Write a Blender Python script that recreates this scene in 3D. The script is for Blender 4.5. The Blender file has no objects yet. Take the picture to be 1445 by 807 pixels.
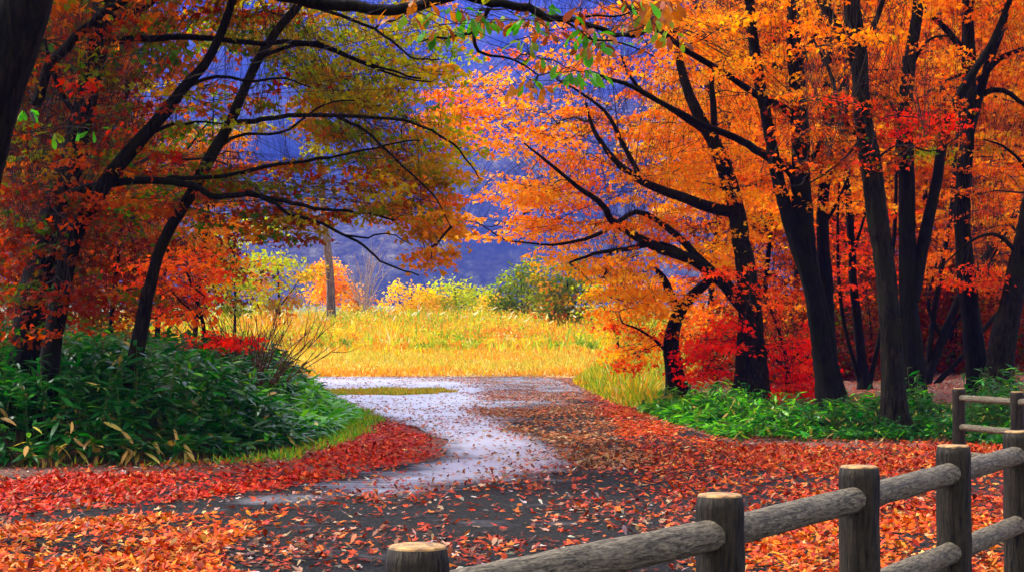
import bpy, math, random
import numpy as np

R = math.radians
rng = np.random.default_rng(7)
random.seed(7)

# ------------------------------------------------------------------ camera, sky, sun, exposure
scene = bpy.context.scene
COL = scene.collection
FPX, CX, CY, HOR, CAMZ = 2400.0, 722.5, 403.5, 467.0, 1.6     # photo pixels; the horizon lies at row 467
PITCH = math.atan((HOR - CY) / FPX)
cam_d = bpy.data.cameras.new('camera')
cam_d.sensor_width = 36.0
cam_d.lens = 36.0 * FPX / 1445.0
cam_d.clip_start = 0.1
cam_d.clip_end = 8000
cam = bpy.data.objects.new('camera', cam_d)
cam.location = (0, 0, CAMZ)
cam.rotation_euler = (math.pi / 2 + PITCH, 0, 0)
COL.objects.link(cam)
scene.camera = cam

SUN_EL, SUN_AZ = 50.0, -66.0         # azimuth from +Y towards +X: the light comes over the left shoulder
world = bpy.data.worlds.new('World')
scene.world = world
world.use_nodes = True
wn = world.node_tree
sky = wn.nodes.new('ShaderNodeTexSky')
sky.sky_type = 'NISHITA'
sky.sun_disc = False
sky.sun_elevation = R(SUN_EL)
sky.sun_rotation = R(SUN_AZ)
sky.dust_density = 2.5
bg = wn.nodes['Background']
bg.inputs['Strength'].default_value = 0.15
cloud = wn.nodes.new('ShaderNodeHueSaturation')      # thin high cloud whitens the sky
cloud.inputs['Saturation'].default_value = 0.25
cloud.inputs['Value'].default_value = 2.5
wn.links.new(sky.outputs[0], cloud.inputs['Color'])
wn.links.new(cloud.outputs[0], bg.inputs['Color'])
sun_d = bpy.data.lights.new('sun', 'SUN')
sun_d.energy = 3.6
sun_d.angle = R(4.0)
sun_d.color = (1.0, 0.95, 0.86)
sun = bpy.data.objects.new('sun', sun_d)
COL.objects.link(sun)
sun.location = (-20, 40, 60)
sun.rotation_euler = (R(90 - SUN_EL), 0, R(180 - SUN_AZ))
scene.view_settings.view_transform = 'Standard'
scene.view_settings.look = 'None'
scene.view_settings.gamma = 1.0
scene.view_settings.use_curve_mapping = False
scene.view_settings.exposure = 0.82
scene.cycles.max_bounces = 8
scene.cycles.diffuse_bounces = 4
scene.cycles.transmission_bounces = 6
scene.cycles.glossy_bounces = 3
scene.cycles.volume_bounces = 0
scene.cycles.sample_clamp_indirect = 6.0
scene.cycles.use_denoising = True

# ------------------------------------------------------------------ helpers
_f = np.array([0, math.cos(PITCH), math.sin(PITCH)])
_u = np.array([0, -math.sin(PITCH), math.cos(PITCH)])
_r = np.array([1.0, 0, 0])

def at(px, py, Y):
    """world point that the photo shows at (px, py) when it stands Y metres away"""
    px = np.asarray(px, float); py = np.asarray(py, float); Y = np.asarray(Y, float)
    d = (px - CX)[..., None] * _r + (CY - py)[..., None] * _u + FPX * _f
    return d * (Y / d[..., 1])[..., None] + np.array([0, 0, CAMZ])

def sstep(a, b, x):
    t = np.clip((x - a) / (b - a), 0, 1)
    return t * t * (3 - 2 * t)

def vnoise(x, y, seed=0):
    """smooth value noise in [0, 1]"""
    x = np.asarray(x, float); y = np.asarray(y, float)
    xi = np.floor(x).astype(np.int64); yi = np.floor(y).astype(np.int64)
    fx = x - xi; fy = y - yi
    fx = fx * fx * (3 - 2 * fx); fy = fy * fy * (3 - 2 * fy)
    def h(a, b):
        n = (a * 374761393 + b * 668265263 + seed * 1442695041) & 0xffffffff
        n = ((n ^ (n >> 13)) * 1274126177) & 0xffffffff
        return ((n ^ (n >> 16)) & 0xffff) / 65535.0
    return (h(xi, yi) * (1 - fx) + h(xi + 1, yi) * fx) * (1 - fy) + (h(xi, yi + 1) * (1 - fx) + h(xi + 1, yi + 1) * fx) * fy

def fbm(x, y, seed=0, n=4):
    s = 0; a = 0.5
    for k in range(n):
        s = s + a * vnoise(x * 2 ** k, y * 2 ** k, seed + k); a *= 0.5
    return s / (1 - 0.5 ** n)

def ground_z(x, y):
    x = np.asarray(x, float); y = np.asarray(y, float)
    left = 0.55 * sstep(-3.0, -7.5, x - 0.02 * (y - 20)) * sstep(18.6, 22.5, y) * (1 - sstep(31, 37, y) * sstep(-14, -8, x))
    right = 0.05 * np.clip((x - 3.2) + (y - 27) * 0.12, 0, 30) * sstep(25, 33, y) * sstep(2.2, 4.5, x)
    mead = 0.034 * np.clip(y - 61, 0, 75)
    far = 0.02 * np.clip(y - 180, 0, 400)
    return np.where(y > 61, np.maximum(mead + far, right * (1 - sstep(61, 110, y))), np.maximum(left, right))

def in_poly(px, py, poly):
    px = np.asarray(px); py = np.asarray(py)
    ins = np.zeros(px.shape, bool)
    n = len(poly)
    for i in range(n):
        x0, y0 = poly[i]; x1, y1 = poly[(i + 1) % n]
        if y0 == y1: continue
        c = ((y0 > py) != (y1 > py)) & (px < (x1 - x0) * (py - y0) / (y1 - y0) + x0)
        ins ^= c
    return ins

def poly_area(poly):
    p = np.array(poly, float); q = np.roll(p, -1, 0)
    return abs((p[:, 0] * q[:, 1] - q[:, 0] * p[:, 1]).sum()) / 2

class Geo:
    """collects quads with a colour per vertex and links them as ONE mesh object"""
    def __init__(self):
        self.v = []; self.q = []; self.c = []; self.n = 0
    def add(self, v, q, c=None):
        v = np.asarray(v, float).reshape(-1, 3); q = np.asarray(q, np.int64).reshape(-1, 4)
        self.v.append(v); self.q.append(q + self.n)
        if c is None: c = np.ones((len(v), 3))
        self.c.append(np.broadcast_to(np.asarray(c, float), (len(v), 3)))
        self.n += len(v)
        return self
    def build(self, name, mat, parent=None, smooth=True):
        me = bpy.data.meshes.new(name)
        v = np.concatenate(self.v); q = np.concatenate(self.q); c = np.concatenate(self.c)
        if parent is not None: v = v - np.array(parent_loc(parent))
        me.vertices.add(len(v)); me.vertices.foreach_set('co', v.astype(np.float32).ravel())
        me.loops.add(q.size); me.loops.foreach_set('vertex_index', q.astype(np.int32).ravel())
        me.polygons.add(len(q)); me.polygons.foreach_set('loop_start', np.arange(0, q.size, 4, dtype=np.int32))
        me.polygons.foreach_set('use_smooth', np.full(len(q), smooth))
        at_ = me.color_attributes.new('col', 'FLOAT_COLOR', 'POINT')
        at_.data.foreach_set('color', np.concatenate([c, np.ones((len(c), 1))], 1).astype(np.float32).ravel())
        me.update(calc_edges=True); me.validate()
        me.materials.append(mat)
        o = bpy.data.objects.new(name, me); COL.objects.link(o)
        if parent is not None: o.parent = parent
        return o

def parent_loc(p):
    l = np.array(p.location)
    while p.parent is not None:
        p = p.parent; l = l + np.array(p.location)
    return l

def tag(o, label=None, cat=None, group=None, kind=None):
    if label: o['label'] = label
    if cat: o['category'] = cat
    if group: o['group'] = group
    if kind: o['kind'] = kind
    return o

def empty(name, loc, label, cat, group=None):
    o = bpy.data.objects.new(name, None); COL.objects.link(o)
    o.location = tuple(float(a) for a in loc); o.empty_display_size = 0.2
    return tag(o, label, cat, group)

def smooth_path(P, n):
    """Catmull-Rom through P (k, d) at n points"""
    P = np.asarray(P, float); k = len(P)
    if k == 2:
        t = np.linspace(0, 1, n)[:, None]; return P[0] * (1 - t) + P[1] * t
    Q = np.vstack([2 * P[0] - P[1], P, 2 * P[-1] - P[-2]])
    t = np.linspace(0, k - 1 - 1e-6, n); i = t.astype(int); f = (t - i)[:, None]
    a, b, c, d = Q[i], Q[i + 1], Q[i + 2], Q[i + 3]
    return 0.5 * (2 * b + (c - a) * f + (2 * a - 5 * b + 4 * c - d) * f ** 2 + (3 * b - a - 3 * c + d) * f ** 3)

def tube(geo, P, rad, sides=8, ridge=0.0, col=None, cap=False, seed=0):
    P = np.asarray(P, float); n = len(P); rad = np.broadcast_to(np.asarray(rad, float), (n,))
    T = np.gradient(P, axis=0); T /= np.linalg.norm(T, axis=1)[:, None] + 1e-9
    ref = np.array([0.13, 0.98, 0.1]) if abs(T[:, 1]).mean() < 0.8 else np.array([0.1, 0.1, 0.98])
    A = np.cross(T, ref); A /= np.linalg.norm(A, axis=1)[:, None] + 1e-9
    B = np.cross(T, A)
    th = np.linspace(0, 2 * np.pi, sides, endpoint=False)
    rr = np.ones((n, sides))
    if ridge:
        s = np.concatenate([[0], np.cumsum(np.linalg.norm(np.diff(P, axis=0), axis=1))])
        rr += ridge * (fbm(th[None] / 2 / np.pi * sides / 2.0 + 0 * s[:, None], s[:, None] * 0.8 + 0 * th[None], seed, 4) - 0.5) * 2
        rr += ridge * 1.2 * (fbm(th[None] + 0 * s[:, None], s[:, None] * 0.9 + 0 * th[None], seed + 9, 2) - 0.5)
        rr[:, -1] = (rr[:, -2] + rr[:, 0]) / 2
    V = P[:, None] + (rad[:, None] * rr)[..., None] * (np.cos(th)[None, :, None] * A[:, None] + np.sin(th)[None, :, None] * B[:, None])
    i = np.arange(n - 1)[:, None] * sides; j = np.arange(sides)[None]
    j2 = (j + 1) % sides
    q = np.stack([i + j, i + j2, i + sides + j2, i + sides + j], -1).reshape(-1, 4)
    V = V.reshape(-1, 3)
    if cap:
        V = np.vstack([V, P[-1] + T[-1] * rad[-1] * 0.3]); k = len(V) - 1; b = (n - 1) * sides
        jj = np.arange(0, sides, 2)
        q = np.vstack([q, np.stack([b + jj, b + (jj + 1) % sides, b + (jj + 2) % sides, np.full(len(jj), k)], -1)])
    geo.add(V, q, col)

def many_tubes(geo, P, r0, r1, sides=4, col=None):
    """P (N, k, 3) paths; radii taper r0 -> r1 (N,)"""
    P = np.asarray(P, float); N, k, _ = P.shape
    if N == 0: return
    T = np.gradient(P, axis=1); T /= np.linalg.norm(T, axis=2)[..., None] + 1e-9
    A = np.cross(T, np.array([0.31, 0.52, 0.79])); A /= np.linalg.norm(A, axis=2)[..., None] + 1e-9
    B = np.cross(T, A)
    rad = np.asarray(r0)[:, None] + (np.asarray(r1) - np.asarray(r0))[:, None] * np.linspace(0, 1, k)[None]
    th = np.linspace(0, 2 * np.pi, sides, endpoint=False)
    V = P[:, :, None] + rad[..., None, None] * (np.cos(th)[:, None] * A[:, :, None] + np.sin(th)[:, None] * B[:, :, None])
    base = (np.arange(N) * k * sides)[:, None, None]
    i = (np.arange(k - 1) * sides)[None, :, None]; j = np.arange(sides)[None, None]
    q = np.stack(np.broadcast_arrays(base + i + j, base + i + (j + 1) % sides, base + i + sides + (j + 1) % sides, base + i + sides + j), -1)
    if col is not None: col = np.repeat(np.asarray(col), k * sides, 0)
    geo.add(V.reshape(-1, 3), q.reshape(-1, 4), col)

def unit(v): return v / (np.linalg.norm(v, axis=-1, keepdims=True) + 1e-9)

def leaves(geo, P, D, N, L, W, col, kind='diamond', curl=0.0, fold=0.25):
    """leaf blades at P along D with normal N; L, W sizes; col (n, 3)"""
    n = len(P)
    if n == 0: return
    D = unit(D); S = unit(np.cross(D, N)); U = np.cross(S, D)
    L = np.broadcast_to(L, (n,)).astype(float); W = np.broadcast_to(W, (n,)).astype(float)
    curl = np.broadcast_to(curl, (n,)).astype(float)
    def pt(a, b, c):   # along, side, up in units of L, W, L
        return P + D * (a * L)[:, None] + S * (b * W)[:, None] + U * ((c + curl * (a * a + 0.5 * b * b)) * L)[:, None]
    if kind == 'diamond':
        vs = [pt(0, 0, 0), pt(0.45, 0.5, fold * 0.4), pt(1, 0, 0), pt(0.45, -0.5, fold * 0.4)]; qs = [(0, 1, 2, 3)]
    elif kind == 'maple':   # three lobes
        vs, qs = [], []
        for ang, ln, w in ((-0.95, 0.72, 0.26), (0.95, 0.72, 0.26), (0.0, 1.0, 0.3)):
            ca, sa = math.cos(ang), math.sin(ang)
            k = len(vs)
            for (a, b, c) in ((-0.02, 0, 0), (0.5 * ln, w * 0.8, 0.05), (ln, 0, -0.04 if ang else 0.0), (0.5 * ln, -w * 0.8, 0.05)):
                vs.append(pt(a * ca - b * sa, (a * sa + b * ca), c))
            qs.append((k, k + 1, k + 2, k + 3))
    elif kind == 'star':   # five lobes, for leaves close to the camera
        vs, qs = [], []
        for ang, ln, w in ((-1.7, 0.5, 0.15), (-0.85, 0.82, 0.2), (0.85, 0.82, 0.2), (1.7, 0.5, 0.15), (0.0, 1.0, 0.22)):
            ca, sa = math.cos(ang), math.sin(ang)
            k = len(vs)
            for (a, b, c) in ((-0.02, 0, 0), (0.45 * ln, w, 0.04), (ln, 0, -0.03), (0.45 * ln, -w, 0.04)):
                vs.append(pt(a * ca - b * sa, (a * sa + b * ca), c))
            qs.append((k, k + 1, k + 2, k + 3))
    elif kind == 'oak':     # obovate, wavy
        prof = [(0.0, 0.05), (0.3, 0.28), (0.62, 0.5), (0.86, 0.36), (1.0, 0.05)]
        vs, qs = [], []
        for (a, w) in prof:
            vs += [pt(a, w, fold * w), pt(a, -w, fold * w)]
        qs = [(2 * i, 2 * i + 2, 2 * i + 3, 2 * i + 1) for i in range(len(prof) - 1)]
    else:                   # lance: long blade that droops towards its tip
        prof = [(0.0, 0.12), (0.22, 0.45), (0.55, 0.5), (0.82, 0.28), (1.0, 0.02)]
        vs, qs = [], []
        for (a, w) in prof:
            vs += [pt(a, w, fold * w * 0.3), pt(a, -w, fold * w * 0.3)]
        qs = [(2 * i, 2 * i + 2, 2 * i + 3, 2 * i + 1) for i in range(len(prof) - 1)]
    m = len(vs)
    V = np.stack(vs, 1).reshape(-1, 3)
    q = (np.arange(n) * m)[:, None, None] + np.array(qs)[None]
    geo.add(V, q.reshape(-1, 4), np.repeat(col, m, 0))

# ------------------------------------------------------------------ materials
def nt(name):
    m = bpy.data.materials.new(name); m.use_nodes = True
    t = m.node_tree; p = t.nodes['Principled BSDF']
    return m, t, p

def nd(t, typ, **kw):
    n = t.nodes.new(typ)
    for k, v in kw.items():
        if hasattr(n, k): setattr(n, k, v)
        else: n.inputs[k].default_value = v
    return n

def ramp(t, fac, stops):
    r = t.nodes.new('ShaderNodeValToRGB')
    e = r.color_ramp.elements
    while len(e) < len(stops): e.new(0.5)
    for el, (p, c) in zip(e, stops):
        el.position = p; el.color = (*c, 1) if len(c) == 3 else c
    t.links.new(fac, r.inputs[0]); return r.outputs[0]

def leaf_mat(name, rough=0.45, spec=0.35, transl=0.45, sat=1.15):
    m, t, p = nt(name)
    a = nd(t, 'ShaderNodeAttribute', attribute_name='col')
    p.inputs['Roughness'].default_value = rough
    p.inputs['Specular IOR Level'].default_value = spec
    t.links.new(a.outputs['Color'], p.inputs['Base Color'])
    tr = nd(t, 'ShaderNodeBsdfTranslucent'); hs = nd(t, 'ShaderNodeHueSaturation', Saturation=sat, Value=1.1)
    t.links.new(a.outputs['Color'], hs.inputs['Color']); t.links.new(hs.outputs[0], tr.inputs['Color'])
    mx = nd(t, 'ShaderNodeMixShader'); mx.inputs[0].default_value = transl
    t.links.new(p.outputs[0], mx.inputs[1]); t.links.new(tr.outputs[0], mx.inputs[2])
    t.links.new(mx.outputs[0], t.nodes['Material Output'].inputs['Surface'])
    return m

def bark_mat(name, c0, c1, moss=None, scale=26, bump=1.0):
    m, t, p = nt(name)
    tc = nd(t, 'ShaderNodeTexCoord'); mp = nd(t, 'ShaderNodeMapping'); mp.inputs['Scale'].default_value = (1, 1, 0.22)
    t.links.new(tc.outputs['Object'], mp.inputs[0])
    n1 = nd(t, 'ShaderNodeTexNoise', Scale=scale, Detail=8.0, Roughness=0.7); t.links.new(mp.outputs[0], n1.inputs['Vector'])
    c = ramp(t, n1.outputs['Fac'], [(0.42, c0), (0.56, c1), (0.66, [1.9 * a for a in c1]), (0.75, c0)])
    if moss:
        n2 = nd(t, 'ShaderNodeTexNoise', Scale=2.3, Detail=5.0); t.links.new(tc.outputs['Object'], n2.inputs['Vector'])
        f = ramp(t, n2.outputs['Fac'], [(0.5, (0, 0, 0)), (0.68, (1, 1, 1))])
        mx = nd(t, 'ShaderNodeMix', data_type='RGBA'); t.links.new(f, mx.inputs['Factor'])
        t.links.new(c, mx.inputs[6]); mx.inputs[7].default_value = (*moss, 1); c = mx.outputs[2]
    t.links.new(c, p.inputs['Base Color']); p.inputs['Roughness'].default_value = 0.85
    p.inputs['Specular IOR Level'].default_value = 0.08
    b = nd(t, 'ShaderNodeBump', Strength=bump, Distance=0.05); t.links.new(n1.outputs['Fac'], b.inputs['Height'])
    t.links.new(b.outputs[0], p.inputs['Normal'])
    return m

M_LEAF = leaf_mat('maple_leaf', 0.55, 0.06, 0.62)
M_OAK = leaf_mat('oak_leaf', 0.45, 0.15, 0.5)
M_LITTER = leaf_mat('fallen_leaf', 0.5, 0.1, 0.15, 1.05)
M_SASA = leaf_mat('bamboo_grass_leaf', 0.28, 0.13, 0.42)
M_GRASS = leaf_mat('dry_grass', 0.6, 0.2, 0.4, 1.05)
M_BARK = bark_mat('dark_bark', (0.0006, 0.0005, 0.0004), (0.007, 0.0048, 0.003), (0.005, 0.005, 0.001))
M_BARK2 = bark_mat('mossy_bark', (0.0008, 0.0006, 0.0005), (0.013, 0.009, 0.005), (0.009, 0.0085, 0.002))
M_TWIG = bark_mat('twig_bark', (0.01, 0.007, 0.006), (0.03, 0.02, 0.016), None, 30, 0.1)
M_PINE = bark_mat('pine_bark', (0.07, 0.045, 0.035), (0.16, 0.11, 0.09), None, 6, 0.4)

# road: wet asphalt, wetness stored per vertex
M_ROAD, t, p = nt('wet_asphalt')
a = nd(t, 'ShaderNodeAttribute', attribute_name='col')
sep = nd(t, 'ShaderNodeSeparateColor'); t.links.new(a.outputs['Color'], sep.inputs[0])
tc = nd(t, 'ShaderNodeTexCoord')
n1 = nd(t, 'ShaderNodeTexNoise', Scale=38.0, Detail=8.0, Roughness=0.8); t.links.new(tc.outputs['Object'], n1.inputs['Vector'])
n2 = nd(t, 'ShaderNodeTexNoise', Scale=1.1, Detail=5.0, Roughness=0.6); t.links.new(tc.outputs['Object'], n2.inputs['Vector'])
ad = nd(t, 'ShaderNodeMath', operation='ADD'); t.links.new(sep.outputs[0], ad.inputs[0])
sb = nd(t, 'ShaderNodeMath', operation='MULTIPLY_ADD'); t.links.new(n2.outputs['Fac'], sb.inputs[0]); sb.inputs[1].default_value = 1.2; sb.inputs[2].default_value = -0.6
t.links.new(sb.outputs[0], ad.inputs[1])
wet = ramp(t, ad.outputs[0], [(0.15, (0, 0, 0)), (0.85, (1, 1, 1))])
col = ramp(t, n1.outputs['Fac'], [(0.35, (0.006, 0.006, 0.006)), (0.55, (0.024, 0.023, 0.023)), (0.68, (0.1, 0.095, 0.09))])
t.links.new(col, p.inputs['Base Color'])
mr = nd(t, 'ShaderNodeMapRange'); t.links.new(wet, mr.inputs[0]); mr.inputs[3].default_value = 0.9; mr.inputs[4].default_value = 0.55
t.links.new(mr.outputs[0], p.inputs['Roughness'])
mi = nd(t, 'ShaderNodeMapRange'); t.links.new(wet, mi.inputs[0]); mi.inputs[3].default_value = 1.25; mi.inputs[4].default_value = 2.6; t.links.new(mi.outputs[0], p.inputs['IOR'])
t.links.new(wet, p.inputs['Coat Weight']); p.inputs['Coat Roughness'].default_value = 0.3; p.inputs['Coat IOR'].default_value = 1.5
ms = nd(t, 'ShaderNodeMapRange'); t.links.new(wet, ms.inputs[0]); ms.inputs[3].default_value = 0.03; ms.inputs[4].default_value = 1.0
t.links.new(ms.outputs[0], p.inputs['Specular IOR Level'])
b = nd(t, 'ShaderNodeBump', Distance=0.012); t.links.new(n1.outputs['Fac'], b.inputs['Height'])
mb = nd(t, 'ShaderNodeMapRange'); t.links.new(wet, mb.inputs[0]); mb.inputs[3].default_value = 1.0; mb.inputs[4].default_value = 0.12
t.links.new(mb.outputs[0], b.inputs['Strength'])
t.links.new(b.outputs[0], p.inputs['Normal'])

# ground: its zones are stored per vertex, broken up by noise
M_GROUND, t, p = nt('soil_and_turf')
a = nd(t, 'ShaderNodeAttribute', attribute_name='col')
tc = nd(t, 'ShaderNodeTexCoord')
n1 = nd(t, 'ShaderNodeTexNoise', Scale=9.0, Detail=8.0, Roughness=0.75); t.links.new(tc.outputs['Object'], n1.inputs['Vector'])
v = ramp(t, n1.outputs['Fac'], [(0.25, (0.45, 0.45, 0.45)), (0.7, (1.25, 1.25, 1.25))])
mx = nd(t, 'ShaderNodeMix', data_type='RGBA', blend_type='MULTIPLY'); mx.inputs['Factor'].default_value = 1
t.links.new(a.outputs['Color'], mx.inputs[6]); t.links.new(v, mx.inputs[7]); t.links.new(mx.outputs[2], p.inputs['Base Color'])
p.inputs['Roughness'].default_value = 0.9
b = nd(t, 'ShaderNodeBump', Strength=0.7, Distance=0.05); t.links.new(n1.outputs['Fac'], b.inputs['Height']); t.links.new(b.outputs[0], p.inputs['Normal'])

# wooded mountain
M_HILL, t, p = nt('wooded_hillside')
tc = nd(t, 'ShaderNodeTexCoord'); mp = nd(t, 'ShaderNodeMapping'); mp.inputs['Scale'].default_value = (1, 0.22, 1)
t.links.new(tc.outputs['Object'], mp.inputs[0])
n1 = nd(t, 'ShaderNodeTexNoise', Scale=0.008, Detail=6.0, Roughness=0.6); t.links.new(mp.outputs[0], n1.inputs['Vector'])
n2 = nd(t, 'ShaderNodeTexVoronoi', Scale=0.085); t.links.new(mp.outputs[0], n2.inputs['Vector'])
n3 = nd(t, 'ShaderNodeTexNoise', Scale=0.2, Detail=6.0, Roughness=0.8); t.links.new(mp.outputs[0], n3.inputs['Vector'])
c1 = ramp(t, n1.outputs['Fac'], [(0.35, (0.006, 0.01, 0.008)), (0.52, (0.03, 0.028, 0.016)), (0.68, (0.06, 0.05, 0.02))])
c2 = ramp(t, n2.outputs['Distance'], [(0.0, (1.6, 1.6, 1.6)), (0.6, (0.5, 0.5, 0.5))])
c3 = ramp(t, n3.outputs['Fac'], [(0.38, (0.1, 0.1, 0.1)), (0.62, (2.4, 2.4, 2.4))])
mx = nd(t, 'ShaderNodeMix', data_type='RGBA', blend_type='MULTIPLY'); mx.inputs['Factor'].default_value = 1
t.links.new(c1, mx.inputs[6]); t.links.new(c2, mx.inputs[7])
my = nd(t, 'ShaderNodeMix', data_type='RGBA', blend_type='MULTIPLY'); my.inputs['Factor'].default_value = 1
t.links.new(mx.outputs[2], my.inputs[6]); t.links.new(c3, my.inputs[7]); t.links.new(my.outputs[2], p.inputs['Base Color'])
p.inputs['Roughness'].default_value = 0.95; p.inputs['Specular IOR Level'].default_value = 0.1

# ------------------------------------------------------------------ setting: ground, road, mountain, haze
def axis(parts):
    return np.unique(np.concatenate([np.arange(a, b + 1e-6, s) for a, b, s in parts]))
gx = axis([(-5500, -300, 400), (-300, -60, 30), (-60, -24, 3), (-24, 24, 0.4), (24, 60, 3), (60, 300, 30), (300, 5500, 400)])
gy = axis([(-60, 0, 10), (0, 64, 0.4), (64, 140, 1.0), (140, 300, 10), (300, 4800, 250)])
X, Y = np.meshgrid(gx, gy)
Z = ground_z(X, Y) + 0.05 * (fbm(X * 0.5, Y * 0.5, 3) - 0.5) * sstep(0.02, 0.2, ground_z(X, Y))
litter = np.array([0.16, 0.03, 0.012]); floor_ = np.array([0.07, 0.035, 0.018]); straw = np.array([0.5, 0.36, 0.07]); green = np.array([0.16, 0.2, 0.03])
nz = fbm(X * 0.35, Y * 0.35, 5)[..., None]
colg = floor_ + (litter - floor_) * nz
mw = (sstep(59, 62, Y + (nz[..., 0] - 0.5) * 3) * (1 - sstep(5, 12, X - (Y - 60) * 0.1)))[..., None]
colg = colg * (1 - mw) + (straw * (0.75 + 0.5 * nz)) * mw
colg = np.where((Y > 140)[..., None], green * 0.5, colg)
Z = np.where((Y > -1) & (Y < 60.5) & (Z < 0.01), Z - 0.012, Z)
ny, nx = X.shape
i = np.arange(ny - 1)[:, None] * nx; j = np.arange(nx - 1)[None]
q = np.stack([i + j, i + j + 1, i + nx + j + 1, i + nx + j], -1).reshape(-1, 4)
g = Geo().add(np.stack([X, Y, Z], -1).reshape(-1, 3), q, colg.reshape(-1, 3))
tag(g.build('ground', M_GROUND), 'leaf strewn soil and yellow turf under the trees', 'ground', kind='structure')

# road: rows across, each between its own left and right edge
ys = np.concatenate([np.arange(1.0, 30, 0.2), np.arange(30, 60.01, 0.3)])
el = np.interp(ys, [1, 17.2, 18.4, 19.5, 21, 24, 27, 31, 33, 35, 37, 42, 60], [-16, -16, -6.5, -1.9, -1.0, -0.95, -1.25, -2.3, -3.2, -6, -10, -18, -24])
er = np.interp(ys, [1, 21.5, 22.5, 24.3, 29, 34, 39, 45, 52, 58, 60], [13, 13, 6.5, 3.1, 2.7, 2.35, 2.15, 1.9, 1.75, 1.2, 0.4])
el = el + 0.35 * (fbm(ys * 0.6, ys * 0, 11) - 0.5); er = er + 0.35 * (fbm(ys * 0.6, ys * 0 + 5, 12) - 0.5)
NU = 90
uu = np.linspace(0, 1, NU)
X = el[:, None] * (1 - uu) + er[:, None] * uu; Y = np.repeat(ys[:, None], NU, 1)
Y = Y + 0.5 * (fbm(X * 0.4, Y * 0, 14) - 0.5) * sstep(56, 60, Y)
Z = np.full_like(X, 0.004)
def to_px(x, y, z=0.0):
    d = np.stack([x, y, np.full_like(x, z) - CAMZ], -1)
    k = FPX / (d @ _f)
    return CX + (d @ _r) * k, CY - (d @ _u) * k
WET = [(400, 528), (560, 529), (640, 536), (680, 548), (655, 572), (700, 600), (770, 630), (805, 650), (725, 668), (640, 684), (470, 700), (330, 712), (330, 702), (470, 690), (560, 668), (640, 645), (604, 612), (520, 580), (400, 570)]
DAMP = [(560, 526), (835, 528), (850, 556), (740, 575), (690, 600), (640, 560)]
PX, PY = to_px(X, Y)
wetm = np.zeros_like(X)
for k in range(24):
    dx, dy = rng.normal(0, 22), rng.normal(0, 6)
    wetm += np.maximum(in_poly(PX + dx, PY + dy, WET) * np.where(PX < 520, np.where(PY > 640, 0.55, 1), 1), in_poly(PX + dx, PY + dy, DAMP) * 0.5) / 24
wetm = 0.05 + 0.85 * wetm
i = np.arange(len(ys) - 1)[:, None] * NU; j = np.arange(NU - 1)[None]
q = np.stack([i + j, i + j + 1, i + NU + j + 1, i + NU + j], -1).reshape(-1, 4)
g = Geo().add(np.stack([X, Y, Z], -1).reshape(-1, 3), q, np.repeat(wetm.reshape(-1, 1), 3, 1))
tag(g.build('road', M_ROAD), 'wet grey asphalt road bending left towards the meadow', 'road', kind='structure')

# mountain
mx_ = np.arange(-1900, 1900.1, 16.0); my_ = np.arange(1000, 4200.1, 22.0)
X, Y = np.meshgrid(mx_, my_)
s = np.clip((Y - 1100) / 2800, 0, 1)
Z = 9 + 760 * s ** 1.12 * (0.82 + 0.36 * fbm(X * 0.0016, Y * 0.0012, 21)) + 90 * (fbm(X * 0.004, Y * 0.0022, 22, 2) - 0.5) * np.minimum(s * 6, 1)
ny, nx = X.shape
i = np.arange(ny - 1)[:, None] * nx; j = np.arange(nx - 1)[None]
q = np.stack([i + j, i + j + 1, i + nx + j + 1, i + nx + j], -1).reshape(-1, 4)
tag(Geo().add(np.stack([X, Y, Z], -1).reshape(-1, 3), q).build('mountain', M_HILL), 'wooded mountainside fading to blue behind the meadow', 'mountain', kind='structure')

# air between the trees and the mountain
hz = Geo()
x0, x1, y0, y1, z0, z1 = -5900, 5900, -80, 5050, -3, 1010
hz.add([(x0, y0, z0), (x1, y0, z0), (x1, y1, z0), (x0, y1, z0), (x0, y0, z1), (x1, y0, z1), (x1, y1, z1), (x0, y1, z1)],
       [(0, 3, 2, 1), (4, 5, 6, 7), (0, 1, 5, 4), (1, 2, 6, 5), (2, 3, 7, 6), (3, 0, 4, 7)])
M_HAZE, t, p = nt('blue_air')
t.nodes.remove(p)
pv = nd(t, 'ShaderNodeVolumePrincipled')
pv.inputs['Color'].default_value = (0.03, 0.105, 1.0, 1)
pv.inputs['Density'].default_value = 0.00018
t.links.new(pv.outputs[0], t.nodes['Material Output'].inputs['Volume'])
tag(hz.build('haze', M_HAZE, smooth=False), 'blue autumn air in front of the mountain', 'haze', kind='stuff')

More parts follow.
